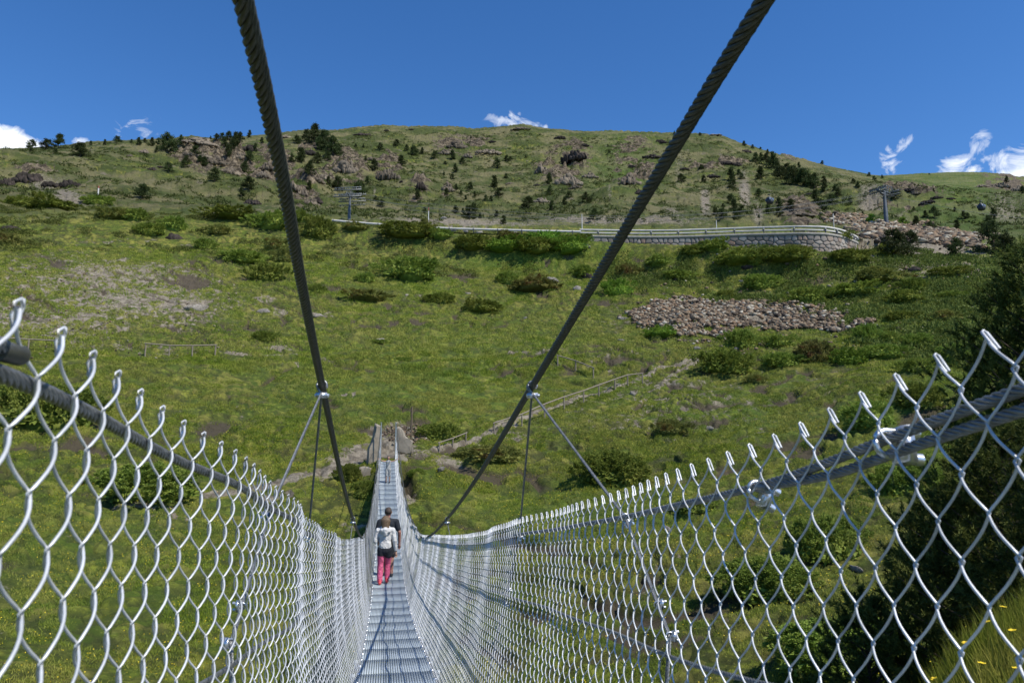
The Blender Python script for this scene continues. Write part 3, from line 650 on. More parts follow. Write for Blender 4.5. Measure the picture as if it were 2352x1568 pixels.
def arc(c, a, b, r, a0, a1, n=12):
    return [np.array(c)+r*(math.cos(x)*np.array(a)+math.sin(x)*np.array(b)) for x in np.linspace(a0, a1, n)]
def clip(p, T, rr, out, sc_=1.0, name='rope_clamp'):
    """U bolt over the rope, saddle under it, two threaded ends with nuts"""
    T = np.array(T)/np.linalg.norm(T); out = np.array(out)-T*np.dot(out, T); out /= np.linalg.norm(out); S = np.cross(T, out)
    mb = MB(); k = rr*sc_
    u = [p+S*k-out*k*3.2]+arc(p, S, out, k*1.25, 0, math.pi)+[p-S*k*1.25-out*k*3.2]; u[0] = p+S*k*1.25-out*k*3.2
    mb.tube(u, k*.30, 8)
    R = np.stack([T, S, out], 1)
    mb.box(p-out*k*1.45, (k*2.3, k*3.6, k*1.1), R, taper=.9); mb.box(p-out*k*.95-T*k*.4, (k*1.2, k*2.6, k*.5), R)
    for j in (-1, 1):
        c = p+S*j*k*1.25-out*k*2.4; mb.tube([c, c-out*k*.75], k*.62, 6)
    return mb.build(name, M_steel, BR)
for s_, rr, up in ((1.52, .0155, .55), (1.10, .0175, .2)):
    p = rail_pt(1, s_, .014); p[2] -= .008; T = rail_pt(1, s_+.05, .014)-rail_pt(1, s_-.05, .014)
    clip(p, T, rr, -RT*.75+np.array([0, 0, up])-AX*.55)
# hangers: V pairs from each clamp on the main cable down to the rail, then on down the netting
def hanger(side, sm_, sr, tlow, slow, fine=True, D=.0115, lab=None):
    a = main_pt(side, sm_); a = a-np.array([0, 0, .03]); b = rail_pt(side, sr, .03); c = fence_pt(side, slow, tlow, .02); d = fence_pt(side, slow+(slow-sr)*.35, 0.02, .02)
    o = rope('hanger', np.array([a+(b-a)*t for t in np.linspace(0, 1, 12)]), D, M_rope2, fine=fine, pitch=5, label=lab)
    rope('netting_tie_rope', np.array([b+(c-b)*t for t in np.linspace(0, 1, 8)]+[c+(d-c)*t for t in np.linspace(.1, 1, 6)]), D, M_rope2, fine=fine, pitch=5)
    return b, c
for side in (-1, 1):
    w_ = 'right' if side > 0 else 'left'
    for sm_, lst in ((3.52, ((2.55 if side > 0 else 2.62, .73, 1.95), (4.5 if side > 0 else 4.15, .66, 4.75))), (9.2, ((9.15, .7, 9.2),)), (14.2, ((13.6, .7, 13.5), (14.8, .7, 14.9))), (24, ((23.4, .7, 23.3), (24.6, .7, 24.7))), (31, ((31, .7, 31),)), (37, ((37, .7, 37),))):
        for sr, tl, sl in lst:
            b, c = hanger(side, sm_, sr, tl, sl, fine=sm_ < 10, lab='grey hanger rope leaning back towards the near end, %s side' % w_ if sr < 3 else None)
            if sm_ < 10:
                T = rail_pt(side, sr+.1)-rail_pt(side, sr-.1); clip(b, T, .0105, np.array([0, 0, 1.])-RT*side*.5, name='rope_clamp')
                if sm_ < 5: clip(c, T, .008, -RT*side, name='rope_clamp'); clip(c+(b-c)*.22, b-c, .0075, -RT*side, name='rope_clamp')
        # the loop and clamp that hold the pair on the main cable
        p = main_pt(side, sm_); T = main_pt(side, sm_+.1)-main_pt(side, sm_-.1); T /= np.linalg.norm(T)
        S = np.cross(T, [0, 0, 1.]); S /= np.linalg.norm(S); Un = np.cross(S, T); mb = MB()
        for dd_ in (-.012, .012):
            mb.tube(arc(p+T*dd_, S, Un, .0215, -.35, math.pi+.35, 14)+[p+T*dd_*.4-Un*.05], .0058, 7)
        mb.build('cable_loop', M_rope2, BR)
        mb = MB(); mb.tube([p-S*.03-Un*.046, p+S*.034-Un*.046], .0085, 8); mb.box(p-Un*.046, (.03, .05, .02), np.stack([T, S, Un], 1)); mb.build('cable_clamp', M_steel, BR)
# deck
def grating():
    mb = MB(); Lp = 1.0; n = 30
    for i in range(n):
        x = -HD+.02+i*(2*HD-.04)/(n-1); mb.box((x, 0, -.016), (.0185, Lp-.008, .032), mi=0)
    for j in range(5):
        y = -Lp/2+.012+j*(Lp-.024)/4; mb.box((0, y, -.016 if j in (0, 4) else -.024), (2*HD-.02, .005 if j not in (0, 4) else .010, .018), mi=0)
    for x in (-HD+.008, HD-.008): mb.box((x, 0, -.014), (.006, Lp-.01, .036), mi=1)
    return mb
dp = grating().build('deck_panel', [M_grate, M_grate2], BR)
cb = MB().box((0, 0, -.075), (2*HD+.14, .06, .07)).box((HD+.05, 0, -.02), (.05, .05, .05)).box((-HD-.05, 0, -.02), (.05, .05, .05)).build('cross_beam', M_grate, BR)
for i in range(43):
    s_ = -.5+i*1.0; o = dp if i == 0 else dp.copy(); b_ = cb if i == 0 else cb.copy()
    for q in (o, b_):
        if i: C.objects.link(q); q.parent = BR
    sl = float(deckz(s_+.5)-deckz(s_-.5)); zz = float(deckz(s_))
    o.location = bp(s_, CD, zz); o.rotation_euler = Matrix.Rotation(-VPA, 3, 'Z').to_euler(); o.rotation_euler = (Matrix.Rotation(-VPA, 3, 'Z') @ Matrix.Rotation(math.atan(sl), 3, 'X')).to_euler()
    b_.location = bp(s_+.5, CD, float(deckz(s_+.5))); b_.rotation_euler = o.rotation_euler
for side in (-1, 1):
    ss = np.linspace(-1, 42, 130); rope('deck_edge_cable', bp(ss, CD+side*(HD+.012)+0*ss, deckz(ss)-.01), .016, M_rope2, fine=False)
    # clips that tie the netting to the deck edge
    mb = MB(); s_ = .5
    while s_ < 41:
        p = bp(s_, CD+side*(HD-.006), float(deckz(s_))+.008); R = np.stack([RT, AX, np.array([0, 0, 1.])], 1); mb.box(p, (.045, .05, .022), R, 0, .8); s_ += .5
    o = mb.build('netting_clip', M_steel, BR); o['kind'] = 'stuff'
    # gate posts at the far end
    p = bp(41.35, CD+side*.40, -.86); mb = MB(); mb.tube([p, p+np.array([0, 0, 2.1])], .03, 8); mb.box(p+np.array([0, 0, 2.11]), (.08, .08, .02)); mb.build('end_post', M_steel, BR)

# ---------------------------------------------------------------- rocks
def chunk(rng, sx, sy, sz, n=1):
    """an angular stone: points on a squashed shell, jittered, as a low polygon hull"""
    t = (1+5**.5)/2
    ico = np.array([(-1, t, 0), (1, t, 0), (-1, -t, 0), (1, -t, 0), (0, -1, t), (0, 1, t), (0, -1, -t), (0, 1, -t), (t, 0, -1), (t, 0, 1), (-t, 0, -1), (-t, 0, 1)])/1.9
    fi = np.array([(0, 11, 5), (0, 5, 1), (0, 1, 7), (0, 7, 10), (0, 10, 11), (1, 5, 9), (5, 11, 4), (11, 10, 2), (10, 7, 6), (7, 1, 8), (3, 9, 4), (3, 4, 2), (3, 2, 6), (3, 6, 8), (3, 8, 9), (4, 9, 5), (2, 4, 11), (6, 2, 10), (8, 6, 7), (9, 8, 1)])
    Vv = ico*(1+rng.normal(0, .16, (12, 1)))
    for _ in range(n):
        e = {}; vs = list(map(tuple, Vv)); nf = []
        def midp(a, b):
            k_ = (min(a, b), max(a, b))
            if k_ not in e: e[k_] = len(vs); vs.append(tuple((np.array(vs[a])+np.array(vs[b]))/2*(1+rng.normal(.03, .055))))
            return e[k_]
        for a, b, c in fi: ab, bc, ca = midp(a, b), midp(b, c), midp(c, a); nf += [(a, ab, ca), (ab, b, bc), (ca, bc, c), (ab, bc, ca)]
        Vv = np.array(vs); fi = np.array(nf)
    a = rng.uniform(0, 6.28); ca, sa = math.cos(a), math.sin(a); Vv = Vv @ np.array([[ca, sa, 0], [-sa, ca, 0], [0, 0, 1]])
    b = rng.normal(0, .35); Vv = Vv*np.array([sx, sy, sz])/2; cb_, sb = math.cos(b), math.sin(b)
    return Vv @ np.array([[1, 0, 0], [0, cb_, sb], [0, -sb, cb_]]), fi
def outcrop_mesh(name, mat, seed, nst=85):
    rng = np.random.default_rng(seed); mb = MB()
    for i in range(nst):
        a = rng.uniform(0, 6.28); d = rng.uniform(0, 1)**.6*.46; k = 1-d
        sz = rng.uniform(.06, .21)*(1.15-.6*d/.5)
        Vv, fi = chunk(rng, sz*rng.uniform(.7, 1.5), sz*rng.uniform(.7, 1.2), sz*rng.uniform(.8, 1.9), 1)
        mb.add(Vv+np.array([math.cos(a)*d, math.sin(a)*d*.8, (0.5-d)*.42*rng.uniform(.2, 1)]), fi)
    return mesh_np(name, np.concatenate(mb.v), np.concatenate(mb.f), mat)
OUT = [outcrop_mesh('rock_outcrop', M_rock, 20+i) for i in range(5)]; OUTD = [outcrop_mesh('rock_outcrop', M_rockd, 40+i) for i in range(3)]
def boulder_mesh(seed, mat, flat=.55):
    rng = np.random.default_rng(seed); Vv, fi = chunk(rng, 1, .8, flat, 2); return mesh_np('boulder', Vv, fi, mat)
BOU = [boulder_mesh(60+i, M_stone) for i in range(6)]; BOUD = [boulder_mesh(70+i, M_rockd, .6) for i in range(3)]
def side_word(px): return 'far left' if px < 470 else 'left' if px < 840 else 'centre' if px < 1330 else 'right of centre' if px < 1760 else 'far right'
def place_rock(px, py, w, h, dark, k, label, group=None, name='rock_outcrop', meshes=None):
    p = G(px, py+h*.5, 20); r = p.xy.length; W = w*math.hypot(r, p.z)/F; Hh_ = h*math.hypot(r, p.z)/F
    ms = meshes or (OUTD if dark else OUT); o = link(name, ms[k % len(ms)])
    n = normal_at(p, max(1, W*.5)); up = (n*.45+Vector((0, 0, 1))*.55).normalized()
    q = up.to_track_quat('Z', 'Y'); o.rotation_mode = 'QUATERNION'; from mathutils import Quaternion
    o.rotation_quaternion = q @ Quaternion((0, 0, 1), random.uniform(-.5, .5)+math.pi*(k % 2)-math.atan2(p.x, p.y))
    o.location = p; dep = max(W*.55, Hh_*1.0); o.scale = (W*1.05, dep, Hh_*(2.1 if name == 'rock_outcrop' else 1.9))
    return tag(o, label, 'rocks' if name == 'rock_outcrop' else 'boulder', group)
def c1(x, y): return x/2.811, 269+y/2.811
def c2(x, y): return 717+x/2.811, 269+y/2.811
def c3(x, y): return 1515.4+x/2.811, 269+y/2.811
ROCKS = [(c1, 180, 370, 180, 100, 1, 'large dark slabby outcrop on the far left slope under the skyline'), (c1, 450, 410, 150, 85, 1, 'dark overhanging outcrop with grey scree below it on the left slope'), (c1, 45, 400, 100, 80, 1, 'dark broken outcrop at the left edge of the photograph'), (c1, 320, 420, 90, 50, 1, 'small dark rocks between the two large dark outcrops on the left slope'),
 (c1, 985, 325, 60, 36, 1, None), (c1, 1040, 315, 50, 26, 1, None), (c1, 1625, 535, 130, 60, 1, 'isolated dark rock just left of the left main cable, above the shrubs'), (c1, 935, 215, 80, 36, 0, None), (c1, 840, 243, 40, 20, 0, None),
 (c1, 1290, 145, 220, 60, 0, 'pale crag crowning the left skyline among pines'), (c1, 1280, 225, 160, 60, 0, None), (c1, 1400, 260, 150, 80, 0, None), (c1, 1500, 335, 150, 70, 0, None), (c1, 1620, 180, 120, 80, 1, None), (c1, 1560, 240, 110, 60, 0, None), (c1, 1700, 350, 80, 70, 0, None),
 (c1, 1890, 420, 90, 100, 0, None), (c1, 1960, 470, 110, 80, 0, None), (c1, 2010, 530, 120, 70, 0, None), (c1, 2230, 290, 170, 130, 0, 'tall grey crag above the left lift pylon'), (c1, 2090, 370, 120, 60, 0, None), (c1, 2000, 215, 120, 60, 1, None), (c1, 1850, 120, 100, 30, 0, None), (c1, 1730, 300, 90, 70, 0, None),
 (c2, 40, 380, 110, 70, 0, None), (c2, 490, 330, 150, 140, 0, 'pale rounded crag with reddish base right of the left lift pylon'), (c2, 380, 260, 80, 44, 0, None), (c2, 700, 420, 100, 76, 1, 'dark knobbly rock mid slope in the centre with a pine below it'), (c2, 875, 435, 90, 80, 0, 'grey rock knob beside the dark knobbly rock at mid slope'), (c2, 935, 160, 150, 76, 0, 'reddish topped outcrop high in the centre below the summit'), (c2, 1140, 205, 170, 60, 0, 'spread of grey broken rock right of the reddish outcrop'), (c2, 1160, 150, 60, 26, 1, None), (c2, 860, 215, 110, 50, 0, None), (c2, 1000, 240, 80, 40, 0, None),
 (c2, 1690, 215, 190, 120, 1, 'biggest dark cliff high on the slope right of centre'), (c2, 1600, 120, 90, 40, 1, None), (c2, 1480, 310, 90, 100, 0, None), (c2, 1650, 380, 200, 110, 0, 'broad broken crag below the biggest dark cliff'), (c2, 1790, 365, 110, 50, 0, None), (c2, 1480, 525, 130, 50, 0, None), (c2, 30, 515, 80, 70, 1, None), (c2, 480, 78, 40, 30, 1, 'dark rock standing up on the central skyline'), (c2, 330, 105, 130, 30, 1, None), (c2, 640, 75, 70, 20, 1, None), (c2, 1350, 66, 140, 30, 0, 'summit rocks on the highest point of the central ridge'),
 (c2, 2250, 145, 70, 32, 1, None), (c2, 2190, 240, 120, 44, 1, None), (c2, 2050, 380, 150, 110, 0, None), (c2, 2120, 470, 100, 54, 1, None), (c2, 1760, 170, 60, 34, 1, None), (c2, 1275, 420, 60, 24, 0, None), (c2, 575, 410, 40, 22, 1, None), (c2, 1450, 430, 50, 30, 1, None), (c2, 1700, 440, 90, 40, 0, None), (c2, 2060, 310, 60, 30, 1, None),
 (c3, 20, 150, 50, 36, 1, None), (c3, 340, 112, 120, 18, 0, 'low pale rocks on the skyline right of the right main cable'), (c3, 430, 285, 120, 40, 1, None), (c3, 500, 290, 60, 46, 1, None), (c3, 160, 325, 70, 30, 1, None), (c3, 280, 315, 80, 30, 1, None), (c3, 340, 370, 100, 36, 1, None), (c3, 560, 210, 80, 36, 1, None), (c3, 900, 615, 200, 44, 0, None), (c3, 700, 600, 80, 30, 1, None), (c3, 1600, 460, 100, 40, 1, None), (c3, 1720, 540, 100, 36, 1, None), (c3, 1790, 510, 70, 26, 1, None), (c3, 1880, 520, 60, 18, 1, None), (c3, 1640, 480, 70, 30, 0, None), (c3, 2200, 425, 90, 60, 0, 'jagged crag on the shoulder at the far right skyline'), (c3, 2320, 450, 80, 56, 0, None), (c3, 1330, 760, 120, 40, 1, 'dark rocks at the end of the curved stone wall'), (c3, 2080, 440, 80, 24, 0, None), (c3, 960, 490, 70, 26, 1, None), (c3, 850, 590, 70, 26, 1, None)]
for k, (cf, x, y, w_, h_, dk, lab) in enumerate(ROCKS):
    px, py = cf(x, y); reg = side_word(px)
    place_rock(px, py, w_/2.811, h_/2.811, dk, k, lab or '%s rock outcrop among grass on the %s slope' % ('dark' if dk else 'grey', reg), None if lab else '%s rock outcrops on the %s slope' % ('dark' if dk else 'grey', reg))
BOULD = [(875, 778, 27, 15, 0, 'lone whitish boulder in the meadow above a low green clump'), (1265, 638, 40, 17, 0, 'long flat pale slab lying in the low shrubs at centre right'), (1325, 656, 24, 17, 0, 'pale angular boulder beside the right main cable'), (1350, 628, 28, 18, 1, 'dark boulder under the shrub next to the right main cable'), (1018, 498, 20, 9, 0, 'pale boulder on the slope just above the road'), (1042, 526, 15, 10, 0, 'white boulder under the guardrail, leftmost of the row'), (1069, 528, 16, 9, 0, 'pale boulder under the guardrail, second from the left'), (1100, 531, 28, 8, 0, 'long pale boulder under the guardrail'), (1152, 532, 28, 10, 1, 'rusty dark boulder under the guardrail'), (1180, 533, 22, 8, 0, 'last pale boulder under the guardrail before the shrubs'), (1345, 562, 22, 12, 0, 'white boulder in the bright bushes below the road'),
 (1430, 728, 20, 11, 0, 'white boulder at the left tip of the stone heap'), (1207, 728, 13, 6, 0, 'small pale stone in the open meadow right of centre'), (1426, 779, 22, 8, 0, 'flat pale stone left of the lower end of the stone heap'), (935, 675, 14, 7, 0, None), (1075, 672, 17, 5, 0, None), (730, 721, 25, 9, 0, 'flat grey rock just right of the left main cable'), (455, 700, 54, 22, 0, 'broad grey slab outcrop in bare soil on the left meadow'), (607, 710, 28, 13, 0, 'grey slab rock left of the left main cable in the meadow'), (27, 521, 36, 14, 1, 'dark low rock at the left edge above the meadow'), (400, 535, 34, 26, 1, 'dark rock overhung by a juniper on the left slope'),
 (1718, 609, 26, 11, 1, 'dark slab with pale top on the shrubby right slope'), (2099, 614, 26, 14, 1, 'dark squarish boulder on the right slope'), (2056, 639, 15, 13, 0, 'upright white boulder on the right slope'), (1807, 671, 15, 8, 0, None), (1704, 644, 18, 9, 0, None), (1871, 751, 32, 12, 0, 'large pale flat boulder at the lower edge of the stone heap'), (1912, 751, 31, 14, 0, 'large grey boulder at the right lower edge of the stone heap'), (1600, 796, 18, 9, 0, 'pale boulder below the stone heap on the left'), (1690, 797, 15, 7, 0, None), (2170, 716, 18, 14, 0, None), (2223, 703, 25, 9, 0, 'pale slab on the far right slope near the pines'), (2097, 769, 12, 7, 0, None), (1452, 899, 12, 12, 0, 'small pinkish boulder below the long wooden fence'), (1628, 979, 20, 11, 0, 'flat white slab in the grass near the right netting'),
 (1015, 1071, 20, 14, 0, 'orange lichened rock right of the bridge end'), (1028, 1197, 10, 8, 0, 'small pale stone in the gully seen over the netting'), (1968, 1300, 40, 16, 0, 'pale pinkish rock beside the dark bush behind the right netting'), (2156, 583, 8, 6, 0, None), (1532, 1210, 26, 14, 0, 'white stone in the grass behind the right netting'), (1215, 572, 14, 6, 0, None)]
for k, (px, py, w_, h_, dk, lab) in enumerate(BOULD):
    place_rock(px, py, w_, h_, dk, k, lab or 'small pale stone in the %s meadow' % side_word(px), None if lab else 'small pale stones in the meadow', 'boulder', BOUD if dk else BOU)
# standing stones at the far end of the bridge
def slab(name, label, s, x, pts, thick, rz=0, z0=-1.0, loc=None):
    rng = np.random.default_rng(len(label)); n = len(pts); P = np.array(pts, float)
    cx = P.mean(0); rings = []
    for y_, k_ in ((-thick/2, .90), (-thick*.3, 1), (thick*.3, 1), (thick/2, .88)):
        R_ = []
        for i_ in range(n):
            a_, b_ = P[i_], P[(i_+1) % n]
            for f_ in (0, .25, .5, .75):
                q = a_+(b_-a_)*f_; q = cx+(q-cx)*k_+rng.normal(0, .022, 2); R_.append((q[0], y_+rng.normal(0, .02), q[1]))
        rings.append(R_)
    Vv = np.array(rings).reshape(-1, 3); m_ = n*4; mb = MB(); fs = []
    for j in range(3):
        for i_ in range(m_): fs.append([j*m_+i_, j*m_+(i_+1) % m_, (j+1)*m_+(i_+1) % m_, (j+1)*m_+i_])
    mb.add(Vv, fs)
    for j in (0, 3):
        mb.add(np.vstack([Vv[j*m_:(j+1)*m_], Vv[j*m_:(j+1)*m_].mean(0)+np.array([0, (-.05 if j == 0 else .05), 0])]), [[i_, (i_+1) % m_, m_] for i_ in range(m_)])
    o = mb.build(name, M_slab, None); p = bp(s, x, z0); o.location = p; o.rotation_euler = (0, 0, -VPA+rz); return tag(o, label, 'standing stone')
M_slab = simple('buff_slab_rock', (.20, .17, .13), (.33, .29, .23), 2.2, .9, 0, .8, .06, det=8)
slab('standing_stone', 'tall buff stone slab standing left of the bridge end, leaning outwards', 42.0, -.62, [(-.42, -.35), (.36, -.35), (.38, 1.2), (.36, 2.1), (.10, 2.2), (-.05, 1.5), (-.34, .8)], .45, .35)
slab('standing_stone', 'thick pale stone block standing right of the bridge end on smaller blocks', 42.3, .98, [(-.42, .62), (.45, .50), (.55, 1.25), (.10, 1.50), (-.10, 2.0), (-.40, 2.05)], .5, -.15)
slab('stone_block', 'low stone block under the right standing stone', 42.2, .85, [(-.35, -.3), (.35, -.3), (.38, .25), (.1, .5), (-.3, .45)], .5, .1)
slab('stone_block', 'squat stone block at the left foot of the bridge end', 41.2, -1.15, [(-.4, -.9), (.35, -.9), (.42, -.05), (.1, .06), (-.38, -.02)], .6, .2, -1.15)

# heaps of loose stone
def inpoly(x, y, P):
    c = np.zeros(len(x), bool); n = len(P)
    for i in range(n):
        x1, y1 = P[i]; x2, y2 = P[(i+1) % n]
        m_ = ((y1 > y) != (y2 > y)) & (x < (x2-x1)*(y-y1)/(y2-y1+1e-9)+x1); c ^= m_
    return c
def scree(name, label, poly, n, smin, smax, seed, jit=6, raise_=0.0):
    W = [G(px, py, 20) for px, py in poly]; Pq = np.array([[w.x, w.y] for w in W]); rng = np.random.default_rng(seed)
    lo, hi = Pq.min(0)-1, Pq.max(0)+1; X = rng.uniform(lo[0], hi[0], n*6); Y = rng.uniform(lo[1], hi[1], n*6)
    jx = fbm(X, Y, 4, 4)*jit*.6+rng.normal(0, .07*jit, len(X)); jy = fbm(X+50, Y, 4, 4)*jit*.6+rng.normal(0, .07*jit, len(X)); ok = inpoly(X+jx, Y+jy, Pq) & ((fbm(X, Y, 2.8, 3) < .42) | (n < 2000)); X = X[ok][:n]; Y = Y[ok][:n]; Z = hz(X, Y); m_ = len(X)
    base_ = [chunk(rng, 1, .8, .6, 0) for _ in range(24)]
    Vs = []; Fs = []; To = []; tot = 0; size = smin+(smax-smin)*rng.random(m_)**4.5; bi_ = rng.integers(0, 24, m_)
    for b in range(24):
        idx = np.nonzero(bi_ == b)[0]
        if not len(idx): continue
        Vb, Fb = base_[b]; V_ = Vb[None]*size[idx, None, None]
        a = rng.uniform(0, 6.28, len(idx)); R_ = np.zeros((len(idx), 3, 3)); R_[:, 0, 0] = np.cos(a); R_[:, 0, 1] = -np.sin(a); R_[:, 1, 0] = np.sin(a); R_[:, 1, 1] = np.cos(a); R_[:, 2, 2] = 1
        V_ = np.einsum('kij,knj->kni', R_, V_); V_ += np.stack([X[idx], Y[idx], Z[idx]+size[idx]*.10+(raise_+.12)*rng.random(len(idx))], 1)[:, None]
        Fs.append((Fb[None]+(np.arange(len(idx))*len(Vb))[:, None, None]).reshape(-1, 3)+tot); Vs.append(V_.reshape(-1, 3)); tot += len(idx)*len(Vb)
        To.append(np.repeat(rng.random(len(idx)), len(Vb)))
    me = mesh_np(name, np.concatenate(Vs), np.concatenate(Fs), M_scree); a = me.attributes.new('tone', 'FLOAT', 'POINT'); a.data.foreach_set('value', np.concatenate(To).astype(np.float32))
    return tag(link(name, me), label, 'stones', kind='stuff')
scree('loose_stones', 'heap of loose grey and rusty stones spread on the right slope', [(1422, 728), (1480, 703), (1540, 689), (1620, 690), (1700, 694), (1850, 706), (1940, 722), (1990, 740), (1940, 756), (1860, 756), (1750, 760), (1660, 768), (1610, 778), (1560, 766), (1500, 752)], 24000, .07, .75, 1, 4, .12)
scree('loose_stones', 'field of grey stones behind the curved wall and below the right lift pylon', [(1975, 525), (1900, 508), (1960, 492), (2020, 512), (2100, 520), (2200, 532), (2262, 540), (2262, 570), (2200, 572), (2130, 565), (2060, 556), (1985, 568)], 14000, .16, 1.6, 2, 5)
scree('loose_stones', 'scattered stones at the foot of the stone heap on the right slope', [(1570, 790), (1640, 778), (1760, 790), (1800, 800), (1720, 815), (1600, 815)], 350, .1, .5, 3, 4)
scree('loose_stones', 'rubble piled behind the standing stones at the bridge end', [(868, 1000), (878, 975), (960, 975), (975, 1010), (930, 1035)], 1400, .05, .24, 4, 1)
scree('loose_stones', 'pale stones scattered over the shrubby right slope', [(1480, 600), (1980, 585), (2250, 620), (2260, 800), (2000, 830), (1500, 680)], 900, .1, .7, 5, 5)
scree('loose_stones', 'scattered pale stones in the bare soil of the left meadow', [(20, 600), (560, 600), (600, 800), (20, 830)], 1500, .05, .28, 6, 5)

# ---------------------------------------------------------------- vegetation
def leaf_tris(P, D, L, W, rng):
    """long thin leaf triangles at P pointing along D"""
    n = len(P); D = D/(np.linalg.norm(D, axis=1)[:, None]+1e-9); S = np.cross(D, rng.normal(size=(n, 3))); S /= np.linalg.norm(S, axis=1)[:, None]+1e-9
    L = np.asarray(L).reshape(-1, 1) if np.ndim(L) else L; W = np.asarray(W).reshape(-1, 1) if np.ndim(W) else W
    V_ = np.stack([P-S*W*.5, P+S*W*.5, P+D*L], 1).reshape(-1, 3); return V_, np.arange(3*n).reshape(-1, 3)
def bush_mesh(name, mat, seed, nclump=180, per=60, flat=.5, spike=1.0):
    """unit-wide low shrub made of upright sprays"""
    rng = np.random.default_rng(seed); mb = MB()
    for c_ in range(nclump):
        a = rng.uniform(0, 6.28); d = rng.random()**.5*.5; lob = 1+.28*math.sin(a*3+seed)+.16*math.sin(a*5+2*seed)
        x, y = math.cos(a)*d*lob, math.sin(a)*d*lob; top = flat*max(0, 1-(d/.56)**2.6)**.5*rng.uniform(.72, 1.05)+.02
        dirn = np.array([x*1.5, y*1.5, .45+rng.uniform(0, .5)])+rng.normal(0, .18, 3); dirn /= np.linalg.norm(dirn)
        Ls = rng.uniform(.07, .125)*spike; t = rng.random(per)**.7; P = np.array([x, y, top])-dirn*Ls+dirn*t[:, None]*Ls*1.6+rng.normal(0, .022, (per, 3))*(1.4-t[:, None])
        D = dirn+rng.normal(0, .55, (per, 3)); V_, F_ = leaf_tris(P, D, rng.uniform(.025, .055, per)*spike, .018, rng); mb.add(V_, F_)
    # shaded heart
    n = 900; a = rng.uniform(0, 6.28, n); d = rng.random(n)**.5*.47; z = rng.random(n)*.7*flat*np.sqrt(1-(d/.5)**2)
    V_, F_ = leaf_tris(np.stack([np.cos(a)*d, np.sin(a)*d, z], 1), rng.normal(size=(n, 3))+[0, 0, .6], .09, .05, rng); mb.add(V_, F_)
    V_, F_ = chunk(rng, .70, .70, flat*1.15, 1); mb.add(V_+[0, 0, flat*.08], F_)
    return mesh_np(name, np.concatenate(mb.v), np.concatenate(mb.f), mat)
BU = {'j': [bush_mesh('juniper_shrub', M_juni, 100+i) for i in range(5)], 'b': [bush_mesh('juniper_shrub', M_junib, 110+i) for i in range(3)], 'l': [bush_mesh('leafy_shrub', M_lush, 120+i, 60, 70, .5, 1.1) for i in range(3)]}
BUN = [bush_mesh('juniper_shrub', M_juni, 130+i, 260, 110, .5, .62) for i in range(2)]
def place_bush(px, py, w, h, kind, k, label, group=None, near=False, rmin=9):
    p = G(px, py, rmin); r = p.length; W = w*r/F; H_ = h*r/F
    ms = BUN if near else BU[kind]; o = link('leafy_shrub' if kind == 'l' else 'juniper_shrub', ms[k % len(ms)])
    q = Vector((p.x, p.y, 0)).normalized()*W*.35; x, y = p.x+q.x, p.y+q.y
    o.location = (x, y, float(hz(np.array(x), np.array(y)))-.12*H_); o.rotation_euler = (rad(7), 0, random.uniform(-.5, .5)+math.pi*(k % 2)); o.scale = (W*.95, W*.8, H_*1.4)
    return tag(o, label, 'shrub', group)
